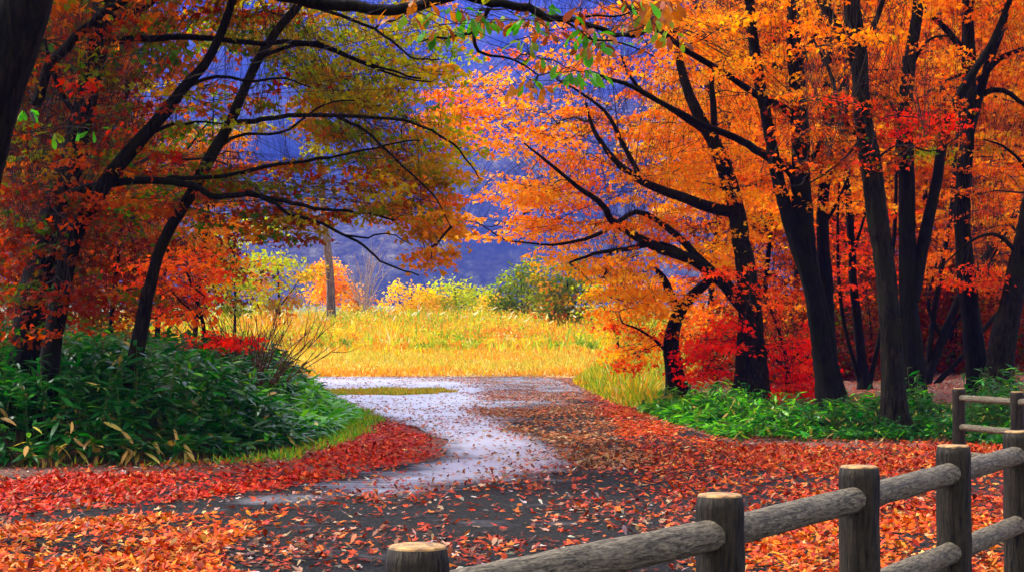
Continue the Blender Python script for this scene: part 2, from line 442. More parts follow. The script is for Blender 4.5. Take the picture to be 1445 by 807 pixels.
# ------------------------------------------------------------------ foliage palettes (linear base colours, some with shade or sun put in)
PAL = {
    'orange': [(4, (0.88, 0.23, 0.005)), (3, (0.9, 0.32, 0.008)), (2, (0.8, 0.14, 0.005)), (1.4, (0.9, 0.42, 0.012))],
    'bright': [(3, (0.9, 0.34, 0.008)), (3, (0.91, 0.43, 0.012)), (2, (0.88, 0.25, 0.006))],
    'deep': [(3, (0.62, 0.10, 0.005)), (3, (0.72, 0.16, 0.006)), (1.5, (0.5, 0.05, 0.005)), (1, (0.75, 0.26, 0.012))],
    'red': [(4, (0.9, 0.02, 0.006)), (2, (0.91, 0.06, 0.008)), (1, (0.75, 0.01, 0.006))],
    'redor': [(3, (0.75, 0.05, 0.008)), (2, (0.78, 0.11, 0.008)), (1, (0.5, 0.03, 0.008))],
    'redshade': [(3, (0.17, 0.013, 0.003)), (1.7, (0.32, 0.035, 0.003)), (1.8, (0.11, 0.02, 0.004)), (1, (0.1, 0.05, 0.006)), (0.7, (0.05, 0.09, 0.008))],  # red leaves darkened in colour to stand for shade under the trees
    'leftshade': [(2.4, (0.3, 0.036, 0.003)), (2.2, (0.52, 0.11, 0.004)), (1.6, (0.2, 0.085, 0.004)), (2.6, (0.13, 0.125, 0.005)), (1.0, (0.06, 0.14, 0.006)), (0.6, (0.4, 0.015, 0.004))],  # mixed leaf colours lowered to carry the shade of the left wood
    'olive': [(3, (0.34, 0.3, 0.008)), (2.5, (0.46, 0.3, 0.008)), (2.4, (0.2, 0.27, 0.008)), (1.6, (0.58, 0.2, 0.006)), (0.7, (0.1, 0.24, 0.01))],
    'oligold': [(3, (0.46, 0.25, 0.008)), (2, (0.3, 0.22, 0.008)), (2, (0.55, 0.2, 0.01)), (1, (0.6, 0.13, 0.008))],
    'gold': [(3, (0.72, 0.2, 0.01)), (2, (0.6, 0.24, 0.012)), (1, (0.35, 0.2, 0.012)), (1, (0.7, 0.12, 0.008))],
    'green': [(3, (0.05, 0.22, 0.015)), (2, (0.08, 0.28, 0.02)), (1, (0.16, 0.24, 0.015))],
    'brown': [(3, (0.26, 0.06, 0.012)), (2, (0.36, 0.11, 0.014)), (1, (0.16, 0.05, 0.012))],
    'yelgreen': [(3, (0.36, 0.4, 0.018)), (2, (0.46, 0.42, 0.02)), (1, (0.24, 0.32, 0.018))],
    'yellow': [(3, (0.75, 0.46, 0.02)), (2, (0.62, 0.42, 0.02)), (1, (0.8, 0.38, 0.014))],
    'dkgreen': [(3, (0.09, 0.14, 0.008)), (2, (0.15, 0.18, 0.008)), (1, (0.26, 0.2, 0.008))],
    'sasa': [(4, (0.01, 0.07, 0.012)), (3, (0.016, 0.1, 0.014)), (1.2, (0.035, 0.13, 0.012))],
    'sasalit': [(4, (0.06, 0.32, 0.008)), (3, (0.14, 0.42, 0.008)), (1, (0.03, 0.22, 0.03))],  # lit copy of sasa: brighter green stands for direct sun
    'litter': [(5, (0.6, 0.04, 0.004)), (3, (0.7, 0.11, 0.005)), (2, (0.34, 0.015, 0.004)), (1.2, (0.72, 0.24, 0.04)), (0.5, (0.62, 0.32, 0.14)), (0.8, (0.2, 0.03, 0.015))],
    'litter_red': [(5, (0.65, 0.025, 0.003)), (2.5, (0.72, 0.08, 0.004)), (2, (0.38, 0.01, 0.003)), (0.4, (0.72, 0.3, 0.08))],
    'litter_or': [(4, (0.8, 0.13, 0.004)), (3, (0.7, 0.06, 0.004)), (2, (0.84, 0.25, 0.012)), (0.7, (0.75, 0.4, 0.12)), (1.3, (0.4, 0.02, 0.004))],
    'litter_pale': [(2, (0.5, 0.26, 0.15)), (4, (0.5, 0.05, 0.012)), (2.5, (0.3, 0.03, 0.012)), (2.5, (0.62, 0.13, 0.015)), (0.8, (0.6, 0.45, 0.38)), (1, (0.12, 0.03, 0.015))],
    'litter_tan': [(3, (0.42, 0.17, 0.06)), (3, (0.55, 0.12, 0.02)), (1.3, (0.45, 0.3, 0.16)), (2, (0.3, 0.08, 0.03))],
    'straw': [(3, (0.58, 0.4, 0.045)), (2, (0.5, 0.4, 0.05)), (1.5, (0.52, 0.25, 0.025)), (2, (0.32, 0.34, 0.035))],
    'reed': [(3, (0.62, 0.46, 0.03)), (2, (0.4, 0.42, 0.03)), (2, (0.7, 0.36, 0.02)), (1, (0.62, 0.22, 0.015)), (0.5, (0.7, 0.6, 0.22))],
    'rust': [(3, (0.62, 0.24, 0.02)), (2, (0.6, 0.34, 0.03)), (1, (0.5, 0.16, 0.015))],
    'verge': [(3, (0.24, 0.34, 0.015)), (2, (0.38, 0.4, 0.02)), (1.5, (0.14, 0.26, 0.012)), (0.7, (0.62, 0.24, 0.012))],
}
def pick(pal, n):
    e = PAL[pal]; w = np.array([a for a, _ in e], float); c = np.array([b for _, b in e])
    return c[rng.choice(len(e), n, p=w / w.sum())]
def jitter(c, a=0.22):
    n = len(c)
    c = c * (1 + rng.uniform(-a, a, (n, 1)))
    c[:, 1] *= 1 + rng.uniform(-a, a, n)
    return np.clip(c, 0.002, 0.92)

# ------------------------------------------------------------------ trees
def px_path(pts, Y, n):
    """pts: (px, py) or (px, py, dY)"""
    A = np.array([(a[0], a[1], Y + (a[2] if len(a) > 2 else 0)) for a in pts], float)
    S = smooth_path(A, n)
    return at(S[:, 0], S[:, 1], S[:, 2])

def sample_poly(poly, n, holes=()):
    p = np.array(poly, float); lo, hi = p.min(0), p.max(0)
    out = np.zeros((0, 2))
    while len(out) < n:
        c = rng.uniform(lo, hi, (max(n * 2, 50), 2))
        k = in_poly(c[:, 0], c[:, 1], poly)
        for h in holes: k &= ~in_poly(c[:, 0], c[:, 1], h)
        out = np.vstack([out, c[k]])
    return out[:n]

def grow(skel, clumps, kink=0.12):
    """joins every clump centre to the nearest wood with a bent twig; returns twig paths and the skeleton"""
    paths, lens = [], []
    K = 8
    cap = np.zeros((len(skel) + len(clumps) * (K - 1), 3)); cap[:len(skel)] = skel; m = len(skel)
    for k in rng.permutation(len(clumps)):
        c = clumps[k]
        df = cap[:m] - c
        df[:, 2] *= 1.9
        dd = np.einsum('ij,ij->i', df, df)
        b = cap[int(np.argmin(dd))]
        L = np.linalg.norm(c - b)
        mid = (b + c) / 2 + rng.normal(0, kink * L, 3) + np.array([0, 0, 0.08 * L])
        tt = np.linspace(0, 1, K)[:, None]
        pth = b * (1 - tt) ** 2 + 2 * mid * tt * (1 - tt) + c * tt ** 2
        wob = np.cumsum(rng.normal(0, 0.022 * L + 0.003, (K, 3)), 0)
        wob -= wob[0] + (wob[-1] - wob[0]) * tt
        pth += wob
        paths.append(pth); lens.append(L)
        cap[m:m + K - 1] = pth[1:]; m += K - 1
    return np.array(paths), np.array(lens)

def tree(name, label, cat, group, Y, stems, limbs, folia, bark=None, base=None, mat_leaf=None, twig=1.0, spray=2, min_skel_z=0.5):
    """stems: [(pts, w0, w1)], limbs: same; widths in photo pixels. folia: dicts of foliage regions in the photo's outline at real depth"""
    bark = bark or M_BARK; mat_leaf = mat_leaf or M_LEAF
    b0 = stems[0][0][0]
    bw = at(b0[0], b0[1], Y)
    gz = float(ground_z(bw[0], bw[1]))
    root = empty(name, (bw[0], bw[1], gz), label, cat, group)
    skel = []
    tg = Geo()
    for k, (pts, w0, w1) in enumerate(stems):
        n = max(14, int(sum(math.dist(a[:2], b[:2]) for a, b in zip(pts, pts[1:])) / 9))
        P = px_path(pts, Y, n)
        rad = np.linspace(w0, w1, n) / 2 * Y / FPX
        if k == 0:
            P = np.vstack([[P[0][0], P[0][1], gz - 0.15], P]) if P[0][2] > gz - 0.05 else P
            n = len(P); rad = np.concatenate([[rad[0]], rad]) if len(rad) < n else rad
            hgt = P[:, 2] - gz
            rad = rad * (1 + 0.85 * np.exp(-np.clip(hgt, 0, 9) / 0.32))
        P[1:-1] += rng.normal(0, 0.06, (n - 2, 3)) * rad[1:-1, None] * (0.12 if w0 > 60 else 0.5)
        tube(tg, P, rad, 26 if w0 > 20 else 9, (0.12 if w0 > 60 else 0.3) if w0 > 14 else 0.1, cap=True, seed=k + int(abs(b0[0])))
        skel.append(P)
    if spray: tg.build('trunk', bark, root)
    for (pts, w0, w1) in limbs:
        n = max(10, int(sum(math.dist(a[:2], b[:2]) for a, b in zip(pts, pts[1:])) / 12))
        P = px_path(pts, Y, n)
        rad = np.linspace(w0, w1, n) / 2 * Y / FPX
        P[1:] += np.cumsum(rng.normal(0, 0.010, (n - 1, 3)), 0)
        lg = Geo(); tube(lg, P, rad, 8, 0.1, cap=True, seed=n)
        lg.build('limb', bark, root)
        skel.append(P)
    skel = np.vstack(skel)
    sk = skel[skel[:, 2] > gz + min_skel_z]
    cg = Geo(); C_all = []; A_all = []
    for f in folia:
        poly = f['poly']; y0, y1 = f['y']; ym = (y0 + y1) / 2
        leaf = f.get('leaf', 0.08); per = f.get('per', 45); cover = f.get('cover', 1.6)
        area = poly_area(poly) - sum(poly_area(h) for h in f.get('holes', ()))
        aw = area * (ym / FPX) ** 2
        n = max(3, int(cover * aw / (leaf * leaf * 0.17) / per))
        c2 = sample_poly(poly, n, f.get('holes', ()))
        yy = rng.uniform(y0, y1, n)
        C = at(c2[:, 0], c2[:, 1], yy)
        C[:, 2] = np.maximum(C[:, 2], ground_z(C[:, 0], C[:, 1]) + 0.15)
        rx = rng.uniform(0.6, 1.3, n) * f.get('rx', 0.42); flat = f.get('flat', 0.24)
        bc = pick(f['pal'], n)
        if 'pal2' in f:
            u = f['pal2'][1](c2[:, 0], c2[:, 1]); k2 = rng.uniform(0, 1, n) < u
            bc = np.where(k2[:, None], pick(f['pal2'][0], n), bc)
        N = n * per
        idx = np.repeat(np.arange(n), per)
        off = rng.normal(0, 0.5, (N, 3)); off[:, 2] *= flat
        ln = np.linalg.norm(off, axis=1)[:, None]; off = np.where(ln > 1.1, off / ln, off)
        off[:, 2] -= 0.18 * (off[:, 0] ** 2 + off[:, 1] ** 2)
        P = C[idx] + off * rx[idx][:, None]
        dirs = unit(off * np.array([1, 1, 0.2])) + rng.normal(0, 0.6, (N, 3)); dirs[:, 2] -= f.get('droop', 0.25)
        nor = rng.normal(0, f.get('tilt', 0.65), (N, 3)); nor[:, 2] += 1
        if f.get('hang'): dirs[:, 2] -= 0.9
        col = bc[idx]
        alt = rng.uniform(0, 1, N) < 0.22
        col = np.where(alt[:, None], pick(f['pal'], N), col)
        sz = leaf * rng.uniform(0.7, 1.25, N)
        leaves(cg, P, dirs, nor, sz, sz * f.get('wid', 0.95), jitter(col.copy()), f.get('kind', 'maple'), curl=rng.uniform(-0.25, 0.1, N))
        C_all.append(C); A_all.append(rx)
    if C_all:
        C = np.vstack(C_all); rx = np.concatenate(A_all)
        paths, L = grow(sk, C)
        wg = Geo() if spray else tg
        r0 = np.clip(0.004 + 0.011 * L, 0.0045, 0.04) * twig
        keep = L < 4.0
        many_tubes(wg, paths[keep], r0[keep], np.full(len(L), 0.0035 * twig)[keep], 5)
        for k in range(spray):
            o = rng.normal(0, 0.6, (len(C), 3)); o[:, 2] *= 0.35
            e = C + o * rx[:, None]
            st = paths[:, 5]
            tt = np.linspace(0, 1, 4)[None, :, None]
            pp = st[:, None] * (1 - tt) + e[:, None] * tt + rng.normal(0, 0.012, (len(C), 4, 3)) * tt * (1.2 - tt)
            many_tubes(wg, pp, np.full(len(C), 0.0045 * twig), np.full(len(C), 0.002 * twig), 3)
        crown = cg.build('crown', mat_leaf, root, smooth=False)
        wg.build('twigs' if spray else 'trunk', M_TWIG if spray else bark, root)
    return root

G_R = 'autumn trees on the right of the road'
G_L = 'autumn trees on the left of the road'
HOLES_MAIN = [[(838, 100), (880, 110), (895, 140), (850, 160), (820, 140)], [(730, 118), (800, 125), (800, 165), (740, 170)],
              [(600, 40), (650, 30), (690, 75), (640, 110)], [(700, 330), (820, 345), (800, 372), (690, 390)]]

tree('maple_tree', 'spreading orange maple whose long low limbs reach left over the meadow', 'tree', G_R, 34.0,
     [([(1062, 584), (1062, 500), (1060, 430), (1052, 370), (1045, 337), (1033, 267), (1011, 208), (985, 160), (965, 110), (950, 40)], 42, 8)],
     [([(1060, 445), (1018, 397), (975, 366), (930, 350), (893, 330), (862, 312), (848, 290, -.5), (812, 266, -.8), (775, 236, -1), (738, 205, -1.2)], 20, 2.5),
      ([(1020, 398), (985, 372), (930, 346), (885, 352), (845, 358), (800, 372)], 14, 3),
      ([(1003, 381), (960, 335), (935, 312), (900, 300), (850, 330), (790, 345), (720, 340)], 12, 2),
      ([(1040, 300), (1000, 292), (968, 277), (930, 262), (900, 243), (870, 215), (848, 180), (835, 140)], 18, 4),
      ([(900, 243), (880, 205), (860, 160), (825, 130), (790, 110)], 8, 2),
      ([(1011, 208), (1006, 149), (1008, 110), (1022, 80)], 11, 4),
      ([(1000, 190), (940, 150), (900, 120), (880, 80)], 9, 3)],
     [dict(poly=[(600, 135), (680, 95), (740, 120), (820, 130), (900, 170), (1060, 180), (1090, 300), (1060, 390), (960, 370), (860, 350), (830, 340), (760, 372), (690, 345), (640, 330), (620, 300), (680, 265), (720, 215), (640, 205)],
           y=(33.4, 37.5), pal='orange', pal2=('bright', lambda x, y: 0.25 + 0.5 * ((y > 230) & (x < 960))), cover=1.15, leaf=0.085, per=85, rx=0.72, flat=0.13, holes=HOLES_MAIN),
      dict(poly=[(690, 70), (800, 20), (900, 0), (1060, 0), (1090, 200), (960, 190), (880, 150), (800, 120)], y=(33, 38), pal='orange', cover=0.8, leaf=0.085, per=70, rx=0.65, flat=0.14, holes=HOLES_MAIN),
      dict(poly=[(690, 385), (760, 350), (850, 340), (950, 390), (940, 440), (880, 460), (850, 440), (830, 380), (760, 380)], y=(33, 37), pal='bright', cover=1.15, leaf=0.085, per=80, rx=0.7, flat=0.13),
      dict(poly=[(700, -160), (1100, -160), (1100, 0), (760, 0)], y=(32, 38), pal='orange', cover=0.4, leaf=0.1, per=30)],
     M_BARK2)

tree('maple_tree', 'small leaning maple with forked trunk at the right edge of the road', 'tree', G_R, 36.5,
     [([(957, 575), (949, 520), (946, 480), (958, 440), (978, 415), (1000, 395), (1012, 370)], 28, 8)],
     [([(958, 445), (945, 415), (936, 392), (922, 378)], 16, 6), ([(945, 500), (915, 470), (880, 455)], 5, 2)],
     [dict(poly=[(840, 400), (900, 380), (980, 400), (1000, 450), (930, 500), (880, 530), (850, 470)], y=(35.5, 40), pal='orange', pal2=('redor', lambda x, y: (y > 440) * 0.45), cover=1.0, leaf=0.085)],
     M_BARK2)

tree('maple_tree', 'low scarlet maple spreading between the dark trunks above green undergrowth', 'tree', G_R, 35.0,
     [([(1110, 580), (1112, 520), (1100, 470), (1085, 430)], 7, 3)],
     [([(1110, 520), (1070, 490), (1020, 485)], 4, 1.5), ([(1112, 510), (1140, 480), (1160, 440)], 4, 1.5)],
     [dict(poly=[(965, 515), (1000, 465), (1060, 430), (1070, 470), (1000, 545), (970, 545)], y=(33.2, 35.5), pal='red', cover=1.5, leaf=0.085, per=35, flat=0.22),
      dict(poly=[(1085, 490), (1150, 440), (1165, 560), (1150, 585), (1085, 580)], y=(33.5, 36.5), pal='red', cover=1.6, leaf=0.085, per=35),
      dict(poly=[(1010, 380), (1080, 350), (1130, 420), (1080, 470), (1040, 440)], y=(32, 36), pal='redor', cover=0.4, leaf=0.085, per=30)])

tree('broadleaf_tree', 'dark twin trunked tree left of the thickest trunk on the right', 'tree', G_R, 30.0,
     [([(1180, 598), (1165, 500), (1152, 430), (1140, 360), (1130, 250), (1127, 150), (1120, 70), (1118, 0), (1120, -150)], 34, 14),
      ([(1150, 420), (1117, 322), (1100, 260), (1088, 198), (1072, 110), (1062, 40), (1050, -60)], 22, 12)],
     [([(1126, 300), (1117, 245), (1080, 215), (1040, 188), (993, 168, -1), (940, 138, -1.6), (890, 112, -2), (830, 94, -2.4)], 15, 4),
      ([(1125, 180), (1108, 158), (1072, 139), (1030, 110), (969, 74, -1), (930, 45, -1.4), (890, 15, -2), (860, -20, -2)], 13, 4),
      ([(1130, 260), (1150, 215), (1175, 170), (1190, 120), (1230, 80)], 9, 3),
      ([(1122, 100), (1150, 50), (1165, 0)], 8, 4)],
     [dict(poly=[(900, 0), (1180, 0), (1200, 120), (1120, 160), (1010, 130), (930, 70)], y=(28, 33), pal='orange', cover=0.75, leaf=0.085),
      dict(poly=[(1060, 150), (1200, 130), (1210, 240), (1130, 300), (1060, 260)], y=(28.5, 31), pal='deep', cover=0.35, leaf=0.08, per=25),
      dict(poly=[(920, -180), (1250, -180), (1220, 0), (900, 0)], y=(27, 33), pal='orange', cover=0.4, leaf=0.1, per=30)])

tree('broadleaf_tree', 'thickest furrowed trunk on the right, rising from green undergrowth near the fence', 'tree', G_R, 25.8,
     [([(1264, 618), (1259, 520), (1251, 396), (1238, 300), (1228, 230), (1217, 173), (1211, 74), (1201, 0), (1196, -160)], 32, 21)],
     [([(1213, 100), (1180, 45), (1152, 0), (1130, -60)], 17, 8), ([(1212, 60), (1235, 25), (1262, -40)], 10, 5),
      ([(1222, 200), (1190, 170), (1170, 110), (1145, 60)], 8, 3),
      ([(1228, 230), (1270, 205), (1320, 215), (1360, 190)], 4, 1.5), ([(1220, 190), (1180, 235), (1140, 260), (1110, 262)], 4, 1.5)],
     [dict(poly=[(1100, 140), (1320, 120), (1330, 210), (1230, 240), (1110, 250)], y=(23.8, 26.5), pal='redshade', pal2=('redor', lambda x, y: 0.25), cover=0.33, leaf=0.07, per=22, rx=0.5),
      dict(poly=[(1130, 0), (1300, 0), (1300, 70), (1140, 70)], y=(24, 28), pal='orange', cover=0.6, leaf=0.08),
      dict(poly=[(1050, -200), (1400, -200), (1350, 0), (1100, 0)], y=(23, 29), pal='orange', cover=1.0, leaf=0.1, per=30)],  # crown part above the view, thickened to cast shade below
     M_BARK2)

tree('broadleaf_tree', 'dark forked trunk just right of the thickest trunk', 'tree', G_R, 30.5,
     [([(1292, 592), (1286, 480), (1281, 396), (1280, 300), (1278, 149), (1288, 60), (1296, 0), (1302, -120)], 30, 11),
      ([(1286, 425), (1305, 330), (1320, 260), (1335, 178), (1362, 120), (1400, 60), (1425, 0)], 20, 8)],
     [([(1279, 180), (1255, 140), (1225, 125)], 6, 2), ([(1284, 100), (1310, 60), (1340, 50)], 6, 2)],
     [dict(poly=[(1180, 90), (1340, 60), (1360, 200), (1180, 200)], y=(29, 32.5), pal='deep', cover=0.4, leaf=0.08, per=30),
      dict(poly=[(1270, 150), (1340, 140), (1350, 195), (1255, 198)], y=(28.5, 29.8), pal='red', cover=0.9, leaf=0.085, per=30, flat=0.2)])

tree('broadleaf_tree', 'slender dark tree forking high up behind the far rail fence', 'tree', G_R, 33.0,
     [([(1388, 562), (1374, 480), (1362, 391), (1358, 300), (1365, 198), (1368, 120), (1366, 40), (1364, -80)], 28, 15),
      ([(1366, 190), (1392, 100), (1413, 40), (1432, -30)], 15, 10)],
     [([(1367, 85), (1340, 45), (1310, 12), (1290, -10)], 11, 5), ([(1380, 115), (1410, 85), (1450, 70), (1500, 60)], 9, 5),
      ([(1372, 135), (1415, 128), (1445, 150), (1480, 175)], 9, 4), ([(1368, 100), (1330, 115), (1300, 135), (1270, 150)], 5, 2)],
     [dict(poly=[(1290, 0), (1460, 0), (1460, 120), (1290, 100)], y=(31, 36), pal='deep', pal2=('orange', lambda x, y: 0.5 + 0 * x), cover=0.6, leaf=0.085),
      dict(poly=[(1300, 195), (1440, 180), (1440, 215), (1300, 225)], y=(31.5, 33.5), pal='oligold', pal2=('yelgreen', lambda x, y: 0.35 + 0 * x), cover=0.7, leaf=0.085, flat=0.2),
      dict(poly=[(1320, 380), (1410, 370), (1420, 405), (1320, 405)], y=(31.5, 33), pal='redor', cover=0.7, leaf=0.08, per=30),
      dict(poly=[(1280, -200), (1560, -200), (1560, 0), (1300, 0)], y=(30, 36), pal='orange', cover=1.0, leaf=0.1, per=30)])  # unseen upper crown, made denser for the shade it casts

tree('broadleaf_tree', 'thick rough trunk leaning right at the right edge of the photo', 'tree', G_R, 32.0,
     [([(1405, 568), (1416, 480), (1434, 390), (1452, 300), (1478, 180), (1500, 60), (1510, -80)], 34, 18)],
     [([(1440, 360), (1405, 330), (1370, 340), (1330, 370)], 7, 2), ([(1460, 260), (1430, 215), (1390, 200)], 6, 2)],
     [dict(poly=[(1340, 230), (1470, 210), (1470, 400), (1380, 420), (1330, 330)], y=(32, 37), pal='deep', cover=0.5, leaf=0.085, per=30)], M_BARK2)

tree('broadleaf_tree', 'thin straight dark trunk between the twin trunked tree and the thickest trunk', 'tree', G_R, 36.0,
     [([(1175, 560), (1168, 480), (1165, 400), (1160, 300), (1168, 210), (1166, 100), (1172, -60)], 22, 11)],
     [([(1163, 320), (1190, 270), (1215, 200)], 6, 2)],
     [dict(poly=[(1090, 180), (1240, 170), (1250, 300), (1090, 320)], y=(35, 39), pal='orange', cover=0.6, leaf=0.085)])

tree('broadleaf_tree', 'thin sinuous trunk close behind the thickest trunk, on its left', 'tree', G_R, 38.0,
     [([(1222, 556), (1212, 470), (1204, 400), (1202, 347), (1192, 188), (1198, 60), (1205, -60)], 14, 8), ([(1224, 556), (1246, 450), (1262, 330), (1266, 200), (1275, 80)], 8, 3.5), ([(1218, 556), (1190, 450), (1182, 350), (1185, 240)], 7, 3)],
     [([(1203, 360), (1220, 300), (1235, 250)], 5, 2)],
     [dict(poly=[(1150, 320), (1260, 300), (1270, 420), (1150, 430)], y=(37, 40), pal='redor', cover=0.45, leaf=0.085, per=30)])

tree('broadleaf_tree', 'slanting thin trunk leaning right behind the forked trunk', 'tree', G_R, 39.0,
     [([(1300, 552), (1325, 490), (1358, 412), (1400, 350), (1440, 290), (1480, 200)], 13, 7), ([(1304, 553), (1320, 430), (1342, 300), (1352, 180), (1375, 60)], 9, 4),
      ([(1310, 553), (1360, 500), (1410, 440), (1470, 400)], 9, 4), ([(1298, 552), (1318, 510), (1380, 400), (1425, 320)], 7, 3)],
     [([(1330, 480), (1310, 430), (1320, 370)], 7, 3), ([(1358, 412), (1350, 350), (1370, 300)], 6, 2)],
     [dict(poly=[(1290, 300), (1450, 260), (1450, 380), (1300, 420)], y=(38, 42), pal='deep', cover=0.5, leaf=0.085)])

# forest behind the right-hand trees
NB = [(1000, 50, 10, 'bright'), (1075, 47, 8, 'orange'), (1130, 55, 11, 'deep'), (1195, 46, 8, 'orange'), (1240, 60, 12, 'orange'),
      (1300, 50, 9, 'deep'), (1345, 45, 8, 'orange'), (1400, 58, 10, 'deep'), (1450, 48, 9, 'orange'), (1060, 66, 13, 'orange'), (1180, 72, 14, 'deep'), (1330, 70, 13, 'orange'), (1460, 70, 12, 'deep')]
for k, (px, Yb, w, pal) in enumerate(NB):
    x = px; s = 34.0 / Yb
    yb = HOR + (CAMZ - float(ground_z((px - CX) / FPX * Yb, Yb))) / Yb * FPX
    ln = rng.uniform(-30, 30)
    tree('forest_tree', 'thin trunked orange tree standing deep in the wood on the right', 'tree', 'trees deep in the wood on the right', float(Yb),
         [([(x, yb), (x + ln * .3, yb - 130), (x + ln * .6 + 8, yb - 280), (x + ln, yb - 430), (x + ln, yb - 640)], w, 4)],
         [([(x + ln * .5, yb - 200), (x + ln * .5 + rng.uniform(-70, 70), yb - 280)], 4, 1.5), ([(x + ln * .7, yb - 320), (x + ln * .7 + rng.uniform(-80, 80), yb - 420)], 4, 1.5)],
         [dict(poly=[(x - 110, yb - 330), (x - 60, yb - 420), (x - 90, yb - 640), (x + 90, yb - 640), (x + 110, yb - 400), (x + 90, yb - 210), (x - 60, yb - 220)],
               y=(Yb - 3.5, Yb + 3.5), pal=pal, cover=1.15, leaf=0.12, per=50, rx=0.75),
          dict(poly=[(x - 60, yb - 60), (x - 70, yb - 230), (x + 80, yb - 230), (x + 60, yb - 60)], y=(Yb - 2, Yb + 3), pal='deep', pal2=('redshade', lambda a, b: 0.4 + 0 * a), cover=0.55, leaf=0.11, per=40, rx=0.7)],
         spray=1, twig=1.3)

def thicket(label, grp, px, Yb, wpx, hpx, pal, pal2):
    yb = HOR + (CAMZ - float(ground_z((px - CX) / FPX * Yb, Yb))) / Yb * FPX
    poly = [(px - wpx, yb), (px - wpx * .9, yb - hpx * .6), (px - wpx * .3, yb - hpx), (px + wpx * .4, yb - hpx * .9), (px + wpx, yb - hpx * .5), (px + wpx * .9, yb)]
    tree('shrub', label, 'shrub', grp, float(Yb), [([(px, yb), (px + 4, yb - hpx * .4), (px - 4, yb - hpx * .8)], 4, 1.5)],
         [([(px, yb - 6), (px - wpx * .6, yb - hpx * .6)], 3, 1), ([(px, yb - 6), (px + wpx * .6, yb - hpx * .6)], 3, 1)],
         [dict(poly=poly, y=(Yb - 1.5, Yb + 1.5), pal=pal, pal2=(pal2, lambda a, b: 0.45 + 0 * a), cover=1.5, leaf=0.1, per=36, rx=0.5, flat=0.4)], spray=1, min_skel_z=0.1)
for (px, Yb, w, h, pal) in [(1010, 44, 50, 120, 'deep'), (1100, 44, 55, 130, 'deep'), (1165, 45, 45, 130, 'redshade'), (1225, 43, 50, 170, 'redshade'), (1290, 46, 50, 150, 'deep'),
                            (1345, 44, 45, 170, 'redshade'), (1395, 47, 45, 160, 'deep'), (1450, 43, 50, 180, 'redshade'), (1320, 56, 70, 190, 'deep'), (1430, 58, 70, 190, 'deep'), (1200, 57, 70, 190, 'deep')]:
    thicket('rust and red leaved shrub in the gloom between the trunks on the right', 'undergrowth shrubs deep in the wood on the right', px, Yb, w, h, pal, 'redshade')
for (px, Yb, w, h, pal) in [(20, 38, 60, 120, 'redshade'), (95, 40, 60, 110, 'redshade'), (165, 42, 55, 100, 'leftshade'), (235, 44, 50, 90, 'redor'), (290, 46, 45, 70, 'rust')]:
    thicket('dark red shrub behind the bamboo grass on the left', 'undergrowth shrubs behind the bamboo grass', px, Yb, w, h, pal, 'redshade')

# ---- left side
tree('oak_tree', 'huge dark trunk at the left edge whose top branch reaches across the road', 'tree', G_L, 13.0,
     [([(-112, 778), (-92, 560), (-66, 380), (-18, 160), (30, 11), (70, -140), (100, -320)], 92, 70)],
     [([(62, -110), (180, -60), (330, -25), (435, 0), (500, 10), (564, 20), (638, 8), (717, 10), (760, 20), (797, 30), (850, 44), (905, 46)], 24, 5),
      ([(690, 12), (682, 34), (669, 49), (640, 56), (612, 60), (585, 62)], 7, 2),
      ([(669, 49), (674, 70), (690, 82), (725, 88), (765, 112)], 6, 2),
      ([(797, 30), (820, 24), (860, 20), (900, 5)], 5, 2), ([(797, 30), (830, 55), (870, 60), (920, 80)], 4, 1.5)],
     [dict(poly=[(560, 0), (960, 0), (940, 60), (860, 60), (800, 40), (720, 60), (600, 50)], y=(12, 14), pal='brown', pal2=('green', lambda x, y: 0.45 + 0 * x), cover=1.1, leaf=0.115, per=10, rx=0.17, kind='oak', wid=0.42, hang=True),
      dict(poly=[(660, 60), (850, 50), (830, 110), (760, 130), (680, 90)], y=(12.3, 13.8), pal='green', pal2=('brown', lambda x, y: 0.5 + 0 * x), cover=0.7, leaf=0.115, per=9, rx=0.15, kind='oak', wid=0.42, hang=True),
      dict(poly=[(200, -160), (900, -160), (960, 0), (330, -30)], y=(11.5, 14.5), pal='olive', cover=0.25, leaf=0.12, per=14, rx=0.3, kind='oak', wid=0.5),
      dict(poly=[(20, 130), (110, 120), (160, 200), (60, 220)], y=(12.6, 13.6), pal='green', cover=0.12, leaf=0.09, per=7, rx=0.12, kind='oak', wid=0.4, hang=True)],
     M_BARK, mat_leaf=M_OAK, twig=0.8, spray=1)

